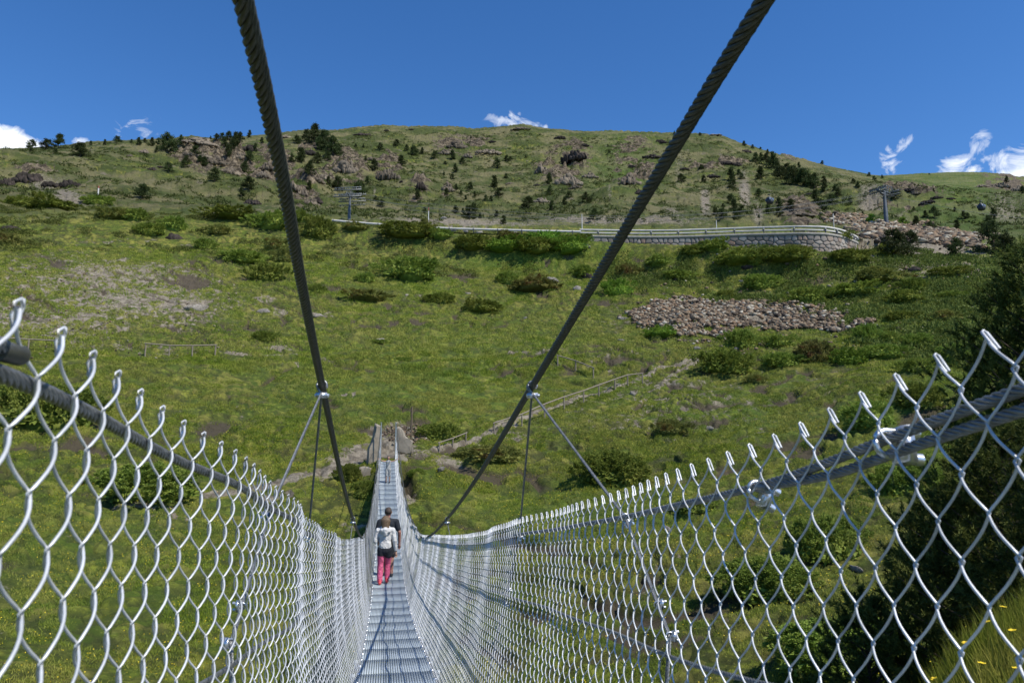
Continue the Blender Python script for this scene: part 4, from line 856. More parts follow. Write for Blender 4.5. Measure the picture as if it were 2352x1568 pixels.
BUSH = [(560, 612, 100, 34, 'j', 'juniper shrub left of the left main cable, joined to a bigger dark one'), (612, 655, 92, 52, 'j', 'big dark rounded juniper just left of the left main cable'), (655, 605, 60, 40, 'b', 'browning juniper behind the big dark one by the left main cable'), (728, 673, 48, 34, 'j', 'small round dark shrub just right of the left main cable'), (840, 650, 46, 27, 'j', 'small dark round shrub left of the largest meadow shrub'), (938, 652, 142, 66, 'j', 'largest spreading shrub in the middle of the meadow'), (965, 640, 60, 36, 'l', 'bright green shoots inside the largest meadow shrub'), (842, 699, 104, 28, 'b', 'flat ring shaped shrub with reddish centre in the meadow'), (1010, 697, 82, 30, 'j', 'low shrub with yellow flowers left of another low shrub'), (1103, 724, 98, 38, 'j', 'low green shrub, lowest of the three in the meadow'), (605, 785, 56, 30, 'j', 'lone small shrub left of the left main cable near the path'),
 (395, 532, 62, 36, 'j', 'juniper overhanging a dark rock on the left slope'), (345, 545, 70, 30, 'j', 'olive shrub left of the rock juniper'), (728, 556, 80, 66, 'j', 'tall dense shrub right beside the left main cable below the road'), (625, 535, 110, 46, 'j', 'broad shrub behind the left main cable below the crags'), (525, 512, 130, 26, 'j', 'wide flat juniper patch on the left slope'), (500, 543, 70, 26, 'b', 'brown tinged shrub below the wide flat juniper patch'), (690, 515, 60, 30, 'j', None), (472, 576, 52, 28, 'j', 'isolated olive shrub on the left slope'), (640, 580, 70, 34, 'b', None), (270, 505, 110, 26, 'b', 'reddish brown shrub mat on the left slope'), (310, 508, 60, 30, 'j', None), (225, 470, 66, 22, 'j', 'shrub around the foot of the white snow pole'), (120, 480, 110, 26, 'j', None), (50, 476, 100, 22, 'j', None), (12, 562, 44, 28, 'b', 'brown shrub at the left edge of the photograph'), (145, 482, 50, 24, 'b', None),
 (815, 540, 66, 32, 'b', 'shrub with reddish patches under the left part of the guardrail'), (935, 575, 140, 60, 'j', 'long sloping shrub below the guardrail left of centre'), (1010, 560, 60, 46, 'j', None), (1085, 598, 100, 64, 'j', 'olive thicket below the road left of the bright bushes'), (1160, 606, 110, 56, 'l', 'bright leafy bush in the thicket below the road, left one'), (1235, 608, 110, 60, 'j', None), (1255, 575, 80, 44, 'l', None), (1310, 606, 100, 70, 'l', 'brightest green leafy bush by the right main cable below the road'), (1330, 560, 60, 34, 'j', 'dark shrub right under the start of the stone wall'), (1225, 560, 50, 36, 'j', None), (1170, 565, 70, 30, 'b', None),
 (1165, 655, 54, 34, 'j', 'small upright shrub left of a long low shrub mat'), (1230, 680, 130, 36, 'b', 'long low shrub mat in front of the pale slab'), (1420, 678, 84, 50, 'l', 'leafy dark green bush right of the right main cable'), (1445, 640, 66, 40, 'b', 'brownish shrub above the leafy bush by the right main cable'), (1340, 640, 60, 34, 'j', None),
 (1665, 690, 52, 26, 'j', None), (1750, 668, 90, 40, 'j', None), (1735, 620, 40, 24, 'j', 'shrub beside the dark slab on the right slope'), (1590, 600, 60, 24, 'j', None), (1640, 596, 80, 30, 'j', None), (1560, 650, 90, 26, 'j', None), (1700, 640, 110, 30, 'j', None), (1810, 640, 120, 34, 'j', None), (1850, 700, 90, 40, 'j', 'spiky green shrub above the stone heap on the right slope'), (1950, 620, 90, 30, 'j', None), (1960, 690, 130, 34, 'j', None), (2020, 660, 120, 34, 'b', None), (2080, 700, 90, 30, 'j', None), (2100, 672, 60, 34, 'j', 'dark pointed shrub on the right slope below the white boulder'), (1930, 575, 60, 24, 'j', None), (1825, 590, 70, 22, 'b', None), (2030, 590, 60, 24, 'j', None), (2190, 690, 60, 26, 'j', None), (2170, 740, 70, 28, 'b', None), (2070, 740, 70, 26, 'j', None), (1510, 625, 60, 26, 'j', None), (2180, 640, 80, 22, 'j', None),
 (1520, 782, 90, 28, 'l', 'light green low shrub at the left end of the stone heap'), (1700, 805, 84, 50, 'j', 'shrub in front of the stone heap, left one'), (1790, 800, 80, 36, 'j', 'shrub in front of the stone heap, middle one'), (1990, 790, 64, 50, 'j', 'upright conifer like shrub at the right end of the stone heap'), (2042, 790, 50, 32, 'j', None), (1668, 866, 135, 66, 'j', 'large dark rounded juniper below the stone heap'), (1735, 880, 60, 26, 'b', None), (1795, 845, 90, 36, 'j', None), (1872, 836, 92, 62, 'b', 'dark shrub with red tinge below the stone heap'), (1950, 842, 90, 40, 'l', None), (2030, 830, 90, 36, 'j', None), (2110, 800, 80, 40, 'j', None), (2110, 860, 80, 40, 'j', None), (2190, 840, 70, 50, 'j', None), (2000, 990, 120, 70, 'j', 'juniper half hidden behind the tips of the right netting'), (2110, 950, 110, 60, 'j', None),
 (920, 829, 46, 12, 'j', 'tiny flat clump in the meadow above the bridge end'), (1135, 722, 20, 10, 'j', None), (1543, 1005, 84, 42, 'b', 'single olive shrub in the grass between netting and fence'), (1010, 1012, 104, 46, 'j', 'dark shrub above the bridge end beside the wooden pole'), (1120, 1068, 170, 50, 'b', 'wide low flowery shrub right of the bridge end'), (875, 792, 46, 11, 'j', 'low green clump just under the lone whitish boulder')]
for k, (px, py, w_, h_, kd, lab) in enumerate(BUSH):
    if 790 < px < 1345 and py < 620: h_ *= .62; py += 3
    reg = side_word(px); kn = {'j': 'dark green juniper mat', 'b': 'brown tinged juniper mat', 'l': 'bright leafy shrub'}[kd]
    place_bush(px, py, w_, h_, kd, k, lab or '%s on the %s slope' % (kn, reg), None if lab else kn+'s on the %s slope' % reg)
NB = [(1405, 1118, 180, 90, 'big round juniper on the grass behind the right netting tips'), (95, 1005, 200, 115, 'big dark juniper behind the left netting, near the left edge'), (335, 1165, 230, 90, 'spreading juniper behind the left netting below the handrail'), (1905, 1300, 175, 120, 'dark rounded juniper with bare base behind the right netting'), (1770, 1385, 220, 100, 'loose brownish juniper behind the right netting'), (1950, 1560, 330, 120, 'juniper at the bottom edge behind the right netting'), (960, 1085, 50, 24, 'low bright shrub directly right of the far bridge end'), (838, 1150, 60, 50, 'dark shrub under the bridge at its far end, left side'), (2090, 1130, 160, 90, 'juniper behind the rope clamps at right'), (1600, 1180, 120, 44, 'juniper behind the knuckled netting tips right of centre'), (800, 1110, 60, 50, 'small shrub left of the bridge beside the main cable')]
for k, (px, py, w_, h_, lab) in enumerate(NB): place_bush(px, py, w_, h_, 'j', k, lab, None, True, 9 if px < 1700 else 6)

def pine_mesh(seed, conic=1.0, n=2600, leaf=.062):
    rng = np.random.default_rng(seed); mb = MB(); nb = 34
    mb.tube([(0, 0, -.05), (.01, 0, .3), (0, .01, .7), (0, 0, .95)], np.array([.028, .022, .012, .004]), 6, mi=1)
    for b in range(nb):
        z = .08+.88*b/nb+rng.normal(0, .015); a = rng.uniform(0, 6.28); Rm = (.30*(1-z)**.8+.03)*conic*rng.uniform(.65, 1.25)
        tip = np.array([math.cos(a)*Rm, math.sin(a)*Rm, z+Rm*rng.uniform(-.1, .35)]); root = np.array([0, 0, z])
        mb.tube([root, (root+tip)/2+[0, 0, -.01], tip], np.array([.008, .005, .002]), 3, False, 1)
        k = n//nb; t = rng.random(k)**.55; P = root+(tip-root)*t[:, None]+rng.normal(0, .035, (k, 3))*(.5+t[:, None])
        V_, F_ = leaf_tris(P, rng.normal(0, .7, (k, 3))+(tip-root)/Rm*.5+[0, 0, .5], rng.uniform(.6, 1.3, k)*leaf, leaf*.7, rng); mb.add(V_, F_, 0)
    return mb
def tree_parts(mb):
    V_ = np.concatenate(mb.v); F_ = np.concatenate(mb.f); mi = np.concatenate(mb.m)
    return mesh_np('crown', V_, F_[mi == 0], M_pine), mesh_np('trunk', V_, F_[mi == 1], M_bark)
PN = [tree_parts(pine_mesh(200+i, 1.0+.25*(i % 3))) for i in range(5)]
PB = [tree_parts(pine_mesh(210+i, 1.9, 3200)) for i in range(4)]
def place_tree(px, py, h, k, label, group=None, broad=False, rmin=30, crown_mat=None):
    p = G(px, py, rmin); H_ = h*p.length/F; t = thing('pine_tree', label, 'tree', p-Vector((0, 0, .04*H_)), random.uniform(0, 6.28), group)
    cm, tm = (PB if broad else PN)[k % (4 if broad else 5)]
    t.scale = (H_*random.uniform(.9, 1.15),)*2+(H_,)
    c_ = link('crown', cm, t); link('trunk', tm, t)
    if crown_mat: c_.material_slots[0].link = 'OBJECT'; c_.material_slots[0].material = crown_mat
    return t
T1 = [(203, 210, 55), (300, 205, 55), (375, 200, 78), (515, 255, 78), (585, 180, 25), (677, 178, 32), (755, 168, 42), (848, 165, 22), (895, 180, 45), (935, 163, 25), (980, 185, 50), (1018, 175, 40), (1080, 225, 110), (1165, 180, 60), (1190, 325, 60), (1088, 352, 55), (1320, 318, 60), (1385, 415, 85), (1605, 470, 80), (1580, 355, 70), (1470, 250, 70), (1435, 150, 45), (1475, 150, 55), (1520, 180, 80), (1400, 148, 40), (1610, 130, 45), (1360, 140, 20), (915, 525, 85), (1690, 165, 35), (2030, 160, 110), (2095, 190, 100), (2150, 240, 120), (1975, 150, 70), (1915, 170, 50), (2000, 370, 90), (1940, 290, 90), (2180, 240, 70), (2115, 280, 60), (1995, 470, 60), (2180, 470, 80), (2120, 440, 60), (1885, 290, 50), (2310, 520, 95), (1560, 510, 55), (1610, 280, 60), (1260, 250, 60), (1290, 290, 44), (1500, 210, 60), (1550, 150, 50), (1450, 190, 50), (2060, 210, 80), (2120, 220, 90), (2050, 300, 70), (1130, 210, 50), (1205, 290, 40), (1650, 220, 50), (360, 235, 30), (200, 222, 20), (1010, 225, 36), (465, 195, 14)]
T2 = [(545, 185, 42), (575, 310, 65), (400, 345, 75), (655, 245, 60), (710, 235, 40), (905, 270, 60), (972, 300, 45), (1195, 330, 65), (925, 355, 55), (1255, 285, 40), (1175, 455, 80), (1020, 470, 55), (905, 400, 35), (865, 500, 45), (680, 530, 65), (445, 580, 50), (725, 610, 35), (925, 620, 50), (1015, 660, 90), (1045, 620, 70), (990, 530, 30), (1210, 510, 55), (1120, 540, 40), (1155, 540, 35), (1395, 585, 75), (1550, 600, 65), (1630, 565, 50), (1770, 550, 65), (1530, 430, 70), (1535, 500, 60), (1820, 665, 75), (1235, 690, 60), (1910, 190, 18), (1918, 230, 20), (1085, 650, 35), (1190, 640, 40), (300, 510, 90), (320, 480, 60), (355, 430, 50), (440, 210, 45), (1025, 135, 18), (160, 460, 80), (1280, 280, 30), (850, 375, 26), (330, 195, 22), (280, 190, 20), (345, 280, 30), (610, 215, 40), (790, 265, 50), (960, 500, 30), (1050, 510, 34), (410, 540, 34), (1250, 395, 34), (930, 470, 40), (1660, 520, 44), (1690, 595, 22), (1380, 260, 20), (860, 305, 24), (975, 630, 44)]
T3 = [(95, 110, 22), (260, 118, 20), (545, 185, 32), (600, 200, 24), (650, 205, 14), (697, 240, 32), (735, 225, 10), (1050, 302, 22), (1353, 380, 24), (1437, 392, 20), (1385, 410, 28), (460, 410, 80), (285, 420, 45), (140, 420, 55), (650, 395, 75), (735, 330, 100), (780, 400, 80), (820, 370, 70), (870, 430, 110), (930, 440, 100), (1000, 460, 90), (1065, 480, 60), (1135, 470, 36), (1250, 430, 32), (1280, 455, 40), (470, 460, 60), (1010, 550, 80), (1065, 600, 60), (1110, 560, 60), (1230, 555, 40), (360, 630, 50), (405, 655, 65), (480, 610, 80), (490, 660, 60), (530, 620, 50), (700, 625, 60), (770, 590, 70), (770, 640, 50), (845, 590, 60), (1655, 710, 65), (1750, 720, 45), (1920, 730, 60), (1715, 645, 40), (1775, 650, 64), (1965, 655, 45), (2155, 655, 60), (2120, 680, 40), (2085, 725, 35), (530, 400, 40), (1215, 680, 30), (1640, 600, 22), (1770, 480, 20), (270, 335, 30), (620, 290, 60), (655, 280, 50), (690, 310, 70), (760, 370, 80), (840, 400, 80), (900, 420, 80), (965, 450, 80), (640, 510, 50), (460, 560, 60), (510, 370, 36), (1150, 510, 50), (1040, 580, 50), (1310, 635, 24), (1905, 605, 24), (1740, 370, 10), (1990, 650, 30), (640, 650, 24), (410, 580, 24), (900, 320, 30), (1060, 430, 50), (1520, 530, 60), (2240, 420, 36), (2345, 490, 40)]
TL = {(c1, 203): 'round pine standing on the skyline nearest the left edge', (c1, 300): 'middle of the three round pines on the left skyline', (c1, 375): 'tallest round pine on the far left skyline', (c1, 515): 'dark pine just below the left skyline, right of the three', (c1, 915): 'broad dark pine alone in the middle of the left slope', (c2, 1195): 'dark conical pine alone in the upper centre slope', (c2, 445): 'small dark pine on the slope right of the left lift pylon', (c2, 1820): 'dark conical pine directly above the road by the right main cable', (c3, 1050): 'tiny lone tree on the descending right skyline', (c3, 1353): 'small tree on the skyline left of the right lift pylon', (c3, 260): 'small tree on the skyline next to low pale rocks', (c2, 1015): 'larger pine above the road near the centre', (c3, 545): 'largest tree on the right skyline shoulder', (c2, 545): 'dark pine high in the left centre below the ridge', (c3, 1775): 'round dark tree right of the right lift pylon', (c3, 1920): 'pine low on the far right hillside under the hanging cabin'}
kk = 0
for cf, TT in ((c1, T1), (c2, T2), (c3, T3)):
    for x, y, h in TT:
        px, py = cf(x, y); lab = TL.get((cf, x)); sky_ = y < 210 and cf is not c3 or (cf is c3 and h < 34 and y < 420)
        reg = side_word(px); gname = 'pines along the %s skyline' % reg if sky_ else 'pines scattered on the %s hillside' % reg
        place_tree(px, py+1, h/2.811*1.08, kk, lab or ('dark pine on the %s skyline' % reg if sky_ else 'dark green pine on the %s hillside' % reg), None if lab else gname, kk % 3 == 0 or (x, y) in ((203, 210), (300, 205), (375, 200)))
        kk += 1
for px, py, h, lab in ((2053, 589, 56, 'big dark conical pine right of the curved stone wall'), (2092, 575, 40, 'broad dark pine joined to the big one right of the stone wall'), (2198, 588, 36, 'round dark pine alone on the far right slope'), (2284, 578, 58, 'dark pine group member at the right, beside the stone field'), (2310, 592, 46, 'dark pine next to the right edge below the stone field')):
    place_tree(px, py, h*1.05, kk, lab, None, True); kk += 1
for px, py, h, lab in ((2001, 512, 20, 'bright green young broadleaf tree left of the right lift pylon'), (2075, 520, 20, 'bright green bushy tree right of the right lift pylon'), (975, 540, 40, 'leafless greyish small tree in front of the road, left of centre')):
    place_tree(px, py, h, kk, lab, None, True, crown_mat=M_lush if 'bright' in lab else M_junib); kk += 1
# near pines on the right bank, real branches with needle tufts
def near_pine(name, label, px, r, base_z, H_, spread, seed, nb=90, per=900):
    rng = np.random.default_rng(seed); a0 = azel(px, 900)[0]; p = Vector((r*math.sin(a0), r*math.cos(a0), 0)); p.z = float(hz(np.array(p.x), np.array(p.y)))-.1
    t = thing(name, label, 'tree', p); tr = MB(); cr_ = MB()
    zz = np.linspace(0, 1, 8); lean = rng.normal(0, .02, 2); tk = [(lean[0]*z*H_, lean[1]*z*H_, z*H_) for z in zz]; tr.tube(tk, .035*H_**.8*(1-zz*.92), 10)
    for b in range(nb):
        z = (.06+.92*(b/nb)**.9)*H_; a = b*2.4+rng.normal(0, .3); Lb = (spread*(1-z/H_)**.7+.12)*rng.uniform(.7, 1.15)
        root = np.array([lean[0]*z, lean[1]*z, z]); d = np.array([math.cos(a), math.sin(a), .18+.5*z/H_]); pts = [root+d*Lb*f+np.array([0, 0, .22*Lb*f*f]) for f in np.linspace(0, 1, 5)]
        tr.tube(pts, np.array([.022, .016, .011, .007, .003])*Lb**.5, 5, False)
        nt = max(7, int(20*Lb)); base_ = np.array(pts)
        for q in range(nt):
            f = .25+.75*rng.random()**.7; c_ = base_[0]+(base_[4]-base_[0])*f+rng.normal(0, .10*Lb, 3)*[1, 1, .6]
            if q < 2: c_ = base_[4].copy()
            td = d*.5+rng.normal(0, .45, 3)+[0, 0, .55]; td /= np.linalg.norm(td); Lt = rng.uniform(.12, .26)
            k = per*0+56; s_ = rng.random(k); P = c_+td*(s_*Lt)[:, None]; D = td*.75+rng.normal(0, .6, (k, 3))
            V_, F_ = leaf_tris(P, D, rng.uniform(.05, .085, k), .0085+.004*(r/8), rng); cr_.add(V_, F_)
    tr.build('trunk', M_bark, t, True); cr_.build('crown', M_pinen, t); return t
near_pine('pine_tree', 'tall dark pine at the right edge, its top above the netting', 2395, 12.5, 0, 5.7, 1.8, 301, 190)
near_pine('pine_tree', 'dark pine behind the right rope clamps', 2290, 10.5, 0, 3.1, 1.3, 302, 95)
near_pine('pine_tree', 'pine with pale shoot tips behind the right netting', 2150, 11.5, 0, 2.7, 1.05, 303, 85)
near_pine('pine_tree', 'small open young pine low behind the right netting', 1960, 11.5, 0, 2.35, .95, 304, 60)
near_pine('pine_tree', 'pine filling the right edge below the handrail rope', 2520, 8.5, 0, 2.3, 1.2, 305, 80)

# low cover nobody could count
def scatter(poly, n, seed, rmin=20):
    W = [G(px, py, rmin) for px, py in poly]; Pq = np.array([[w.x, w.y] for w in W]); rng = np.random.default_rng(seed)
    lo, hi = Pq.min(0), Pq.max(0); X = rng.uniform(lo[0], hi[0], n*8); Y = rng.uniform(lo[1], hi[1], n*8); ok = inpoly(X, Y, Pq); return X[ok][:n], Y[ok][:n], rng
def cover(name, label, X, Y, rng, W, H_, n_leaf, leaf, mat):
    Z = hz(X, Y); m_ = len(X); W = np.broadcast_to(W, (m_,)); a = rng.uniform(0, 6.28, (m_, n_leaf)); d = rng.random((m_, n_leaf))**.5; r0 = 1+.3*np.sin(a*3+rng.uniform(0, 6, (m_, 1)))
    x = X[:, None]+np.cos(a)*d*r0*W[:, None]*.62; y = Y[:, None]+np.sin(a)*d*r0*W[:, None]*.5
    z = hz(x.ravel(), y.ravel()).reshape(x.shape)+np.sqrt(1-np.clip(d, 0, .99)**2)*(W*H_)[:, None]*rng.uniform(.4, 1.1, (m_, n_leaf))-.02
    P = np.stack([x, y, z], -1).reshape(-1, 3); lw = np.repeat(W, n_leaf)**.6
    V_, F_ = leaf_tris(P, rng.normal(0, .55, P.shape)+[0, 0, .7], leaf*lw*rng.uniform(.6, 1.3, len(P)), leaf*.5*lw, rng)
    return tag(link(name, mesh_np(name, V_, F_, mat)), label, 'ground cover', kind='stuff')
X, Y, rng = scatter([(1350, 590), (1700, 578), (2000, 580), (2300, 600), (2300, 860), (2000, 800), (1850, 690), (1500, 670)], 230, 9)
cover('low_juniper', 'low juniper mats carpeting the right slope', X, Y, rng, rng.uniform(.8, 4.2, len(X)), .15, 380, .15, M_mat)
X, Y, rng = scatter([(-60, 345), (300, 330), (800, 305), (1200, 300), (1650, 320), (2000, 415), (2420, 450), (2420, 540), (1900, 505), (1300, 512), (700, 495), (300, 460), (-60, 455)], 9000, 10, 60)
k_ = fbm(X, Y, 22, 4) > -.22; X = X[k_]; Y = Y[k_]
cover('hillside_scrub', 'low dark scrub dotted over the upper mountainside', X, Y, rng, .4+2.4*rng.random(len(X))**2.6, .28, 34, .36, M_scrub)
X, Y, rng = scatter([(-60, 460), (700, 500), (1300, 530), (1300, 640), (600, 600), (300, 570), (-60, 580)], 300, 12, 60)
cover('low_juniper', 'low juniper mats on the slope left of and below the road', X, Y, rng, rng.uniform(.5, 2.8, len(X)), .18, 200, .14, M_mat)
def samp(arr, x, y):
    a = np.arctan2(x, y); r = np.hypot(x, y); i = np.clip(np.searchsorted(AZ, a), 0, len(AZ)-1); j = np.clip(np.searchsorted(RG, r), 0, len(RG)-1); return arr[j, i]
def tufts(label, poly, n, seed, h, blades, mat, w=.02, rmin=7, name='grass', cluster=.09, head=False):
    X, Y, rng = scatter(poly, n, seed, rmin); d_ = samp(dirt, X, Y); k_ = (d_ < .22+.62*rng.random(len(X))) & (samp(cre, X, Y) < .25+.5*rng.random(len(X))) & (fbm(X, Y, 2.2, 3)+.5*fbm(X, Y, 14, 2) > -.30+.25*rng.random(len(X))); X = X[k_]; Y = Y[k_]; Z = hz(X, Y); m_ = len(X)
    P = np.stack([X, Y, Z], 1)[:, None]+rng.normal(0, 1, (m_, blades, 3))*[cluster, cluster, 0]
    P = P.reshape(-1, 3); P[:, 2] = hz(P[:, 0], P[:, 1]); D = rng.normal(0, .55, P.shape); D[:, 2] = 1
    if head:
        P[:, 2] += h*rng.uniform(.6, 1.2, len(P)); D = rng.normal(0, 1, P.shape); D[:, 2] *= .3; V_, F_ = leaf_tris(P, D, w, w, rng)
    else: V_, F_ = leaf_tris(P-[0, 0, .02], D, h*rng.uniform(.5, 1.3, len(P)), w, rng)
    return tag(link(name, mesh_np(name, V_, F_, mat)), label, 'grass' if not head else 'flowers', kind='stuff')
near_poly = [(-200, 1640), (-200, 1000), (700, 980), (1300, 1000), (2000, 960), (2400, 1000), (2500, 1640)]
tufts('short meadow grass across the gully under the bridge', near_poly, 90000, 21, .13, 9, M_grassb, .026, 12)
tufts('short grass on the meadow above the far bridge end', [(-100, 1010), (-100, 800), (900, 800), (1700, 800), (2300, 850), (2300, 1000)], 80000, 22, .17, 9, M_grassb, .045, 40, cluster=.14)
tufts('tussocky grass on the slope below the road', [(-100, 800), (-100, 560), (600, 560), (1300, 560), (2000, 590), (2350, 620), (2350, 850), (1700, 810)], 90000, 24, .24, 8, M_grassb, .07, 60, cluster=.22)
tufts('yellow flowers dotting the meadow under the bridge', near_poly, 9000, 23, .10, 3, M_yel, .035, 12, 'yellow_flowers', .25, True)
# tall grass and flowers on the near bank at lower right
rng = np.random.default_rng(31); n = 9000; a = rng.uniform(rad(22), rad(44), n); r = rng.uniform(2.4, 6.5, n); X = r*np.sin(a); Y = r*np.cos(a)
ok = (XB_ := X*RT[0]+Y*RT[1]) > 1.25; X, Y = X[ok], Y[ok]; P = np.repeat(np.stack([X, Y, hz(X, Y)-.01], 1), 5, 0)+rng.normal(0, .02, (len(X)*5, 3))*[1, 1, 0]
D = rng.normal(0, .33, P.shape); D[:, 2] = 1; V_, F_ = leaf_tris(P, D, rng.uniform(.06, .2, len(P)), .0055, rng)
tag(link('grass', mesh_np('grass', V_, F_, M_grassb)), 'long fresh grass on the near bank at the lower right', 'grass', kind='stuff')
def flower(x, y):
    rr_ = random.Random(int(x*1000)); tl_ = rr_.uniform(-.5, .5)
    z = float(hz(np.array(x), np.array(y))); mb = MB(); mb.tube([(x, y, z), (x+.01, y, z+.09), (x+.012, y+.01, z+.2)], .0018, 4, mi=1)
    c = np.array([x+.012, y+.01, z+.2])
    for i in range(5):
        a_ = i*1.2566; d_ = .75*np.array([math.cos(a_), math.sin(a_)-.35, .35+tl_*math.cos(a_)]); s_ = np.array([-math.sin(a_), math.cos(a_), 0]); mb.add([c, c+d_*.012+s_*.009, c+d_*.02, c+d_*.012-s_*.009], [[0, 1, 2, 3]])
    return mb
fl_ = []
for px, py in ((2212, 1478), (2320, 1450), (2262, 1430), (2300, 1395), (2140, 1560), (2330, 1540), (2250, 1525)):
    a_, e_ = azel(px, py); k_ = (RG < 7) & (RG > 2); z_ = hz(RG*math.sin(a_), RG*math.cos(a_))+.2; h_ = np.nonzero(k_ & (z_ >= e_*RG))[0]
    if not len(h_): continue
    r_0 = RG[h_[0]]; x_, y_ = r_0*math.sin(a_), r_0*math.cos(a_)
    if x_*RT[0]+y_*RT[1] < 1.0: continue
    mb = flower(x_, y_); o = mb.build('buttercup', [M_yel, M_grassb]); tag(o, 'single yellow buttercup in the long grass at the lower right', 'flower', 'buttercups at the lower right')

# ---------------------------------------------------------------- wooden fences, poles
def wood_fence(label, posts, wpx=3.2):
    W = [(G(px, b, 20), (b-t)) for px, t, b in posts]; o0 = W[0][0]; t_ = thing('wooden_fence', label, 'fence', o0); tops = []
    for (p, h), (px, tp, b) in zip(W, posts):
        r = p.length; H_ = h*r/F; q = p-o0; mb = MB(); w_ = wpx*r/F/2
        mb.tube([q+Vector((0, 0, -.2)), q+Vector((0, 0, H_))], w_, 8); mb.build('post', M_wood, t_); tops.append(q+Vector((0, 0, H_-w_*.6)))
    mb = MB(); d = (tops[-1]-tops[0]).normalized()*.12
    P = [tops[0]-d]+tops[1:-1]+[tops[-1]+d]; mb.tube([np.array(v_)+np.array([0, 0, w_]) for v_ in P], w_*.85, 8); mb.build('rail', M_wood, t_)
def f2(x, y): return (1800+x/1.47)/1.6735, (1100+y/1.47)/1.6735
wood_fence('short post and rail fence in the left meadow with four posts', [(333, 792, 818), (388, 796, 819), (441, 796, 819), (494, 794, 817)])
wood_fence('post and rail fence at the left edge partly behind the netting', [(4, 781, 806), (64, 784, 808), (127, 787, 811)])
wood_fence('short descending fence right of the right main cable', [(*f2(505, 392), f2(0, 450)[1]), (*f2(607, 422), f2(0, 478)[1]), (*f2(707, 462), f2(0, 518)[1])])
xs = [147, 303, 431, 542, 652, 738, 829, 901, 985]; ts = [775, 725, 668, 627, 592, 560, 527, 503, 495]; bs = [830, 790, 743, 695, 660, 622, 582, 560, 550]
wood_fence('long wooden fence of nine posts climbing beside the path', [(*f2(x, t), f2(0, b)[1]) for x, t, b in zip(xs, ts, bs)])
wood_fence('lowest short fence next to the far bridge end', [(1009, 1017, 1038), (1040, 1007, 1027), (1070, 995, 1015)])
def pole(label, px, top, base, w, mat, tip=None, name='snow_pole', rmin=20):
    p = G(px, base, rmin); r = p.length; H_ = (base-top)*r/F; t_ = thing(name, label, 'pole', p); w_ = w*r/F/2
    MB().tube([(0, 0, -.2), (0, 0, H_*.78 if tip else H_)], w_, 8).build('shaft', mat, t_)
    if tip: MB().tube([(0, 0, H_*.78), (0, 0, H_)], w_*1.02, 8).build('coloured_tip', tip, t_)
    else: MB().tube([(0, 0, H_), (0, 0, H_+w_*1.2)], w_*.6, 8).build('cap', mat, t_)
M_red = simple('faded_red_paint', (.30, .08, .05), (.4, .12, .07), 5, .6)
pole('white snow pole with red tip on the far left slope', 225, 430, 450, 2.6, M_white, M_red)
pole('thin white snow pole behind the guardrail left of centre', 984, 476, 512, 1.8, M_white, M_red)
pole('snow pole at the start of the stone wall', 1337, 491, 530, 1.8, M_white, M_rail)
pole('short snow pole behind the guardrail above the stone wall', 1646, 506, 528, 1.8, M_white, M_rail)
pole('snow pole at the bend of the stone wall', 1916, 493, 531, 1.9, M_rail, M_rail)
pole('tall thin wooden pole standing right of the far bridge end', 944, 938, 1046, 4.2, M_polewood, None, 'wooden_pole')

# ---------------------------------------------------------------- lift pylons, ropes, cabins
def pylon(label, px, base_, top, rot, seed, wide, tl=5.2, dv_=.95):
    p = G(px, base_, 110); H_ = (base_-top)*p.length/F; t_ = thing('lift_pylon', label, 'pylon', p, rot)
    mb = MB(); mb.tube([(0, 0, -1), (0, 0, H_*.42), (0, 0, H_*.45), (0, 0, H_*.86)], np.array([.62, .56, .48, .40])*H_/11, 14); mb.build('shaft', M_tower, t_, True)
    k = H_/11; mb = MB()
    mb.box((0, 0, H_*.86), (wide*k, .6*k, .5*k)); mb.box((0, 0, H_*.80), (wide*.5*k, .5*k, .4*k)); mb.build('cross_arm', M_tower, t_)
    for sx in (-1, 1):
        mb = MB(); x = sx*wide*.46*k
        for lv in (0, 1):
            lz = H_*.86+(dv_*.45-dv_*lv-(sx*dv_*.5 if tl > 6 else 0))*k; mb.box((x, 0, lz), (.25*k, tl*k, .22*k))
            for j in range(8): c = np.array([x+sx*.22*k, (-.44+j*.126)*tl*k, lz-.15*k]); mb.tube([c-[.08*k, 0, 0], c+[.08*k, 0, 0]], .27*k, 10)
        mb.build('sheave_train', M_towerl, t_)
        mb = MB(); z = H_*.86
        for y in (-2.4, 2.4): mb.tube([(x*.9, y*k, z-.4*k), (x*.9, y*k, z+.1*k)], .05*k, 5)
        for zz_ in (-.55, .62):
            mb.box((x*1.12, 0, z+zz_*k*(2.2 if tl > 6 else 1)), (.5*k, (tl+.4)*k, (.28 if tl > 6 else .05)*k))
            if tl > 6:
                for j in range(13): mb.box((x*1.12, (-.5+j/12)*tl*k, z+(zz_*2.2+.35)*k), (.08*k, .09*k, .9*k))
        mb.build('maintenance_walkway', M_towerl, t_)
    mb = MB()
    for y in (-.8, .8):
        mb.tube([(-wide*.42*k, y*k, H_*.88), (-wide*.2*k, y*k, H_), (wide*.42*k, y*k, H_*1.02), (wide*.5*k, y*k, H_*.9)], .10*k, 6)
        for x in (-.3, -.1, .1, .3): mb.tube([(x*wide*k, y*k, H_*.88), ((x+.07)*wide*k, y*k, H_*1.0)], .08*k, 5)
    for x in (-.2, .05, .35): mb.tube([(x*wide*k, -.8*k, H_*1.0), (x*wide*k, .8*k, H_*1.0)], .07*k, 5)
    mb.build('lifting_frame', M_towerl, t_)
    mb = MB()
    for j in range(18): mb.box((.5*k, 0, H_*.04+j*H_*.044), (.04*k, .45*k, .05*k))
    mb.build('ladder', M_tower, t_)
    return t_, p, H_
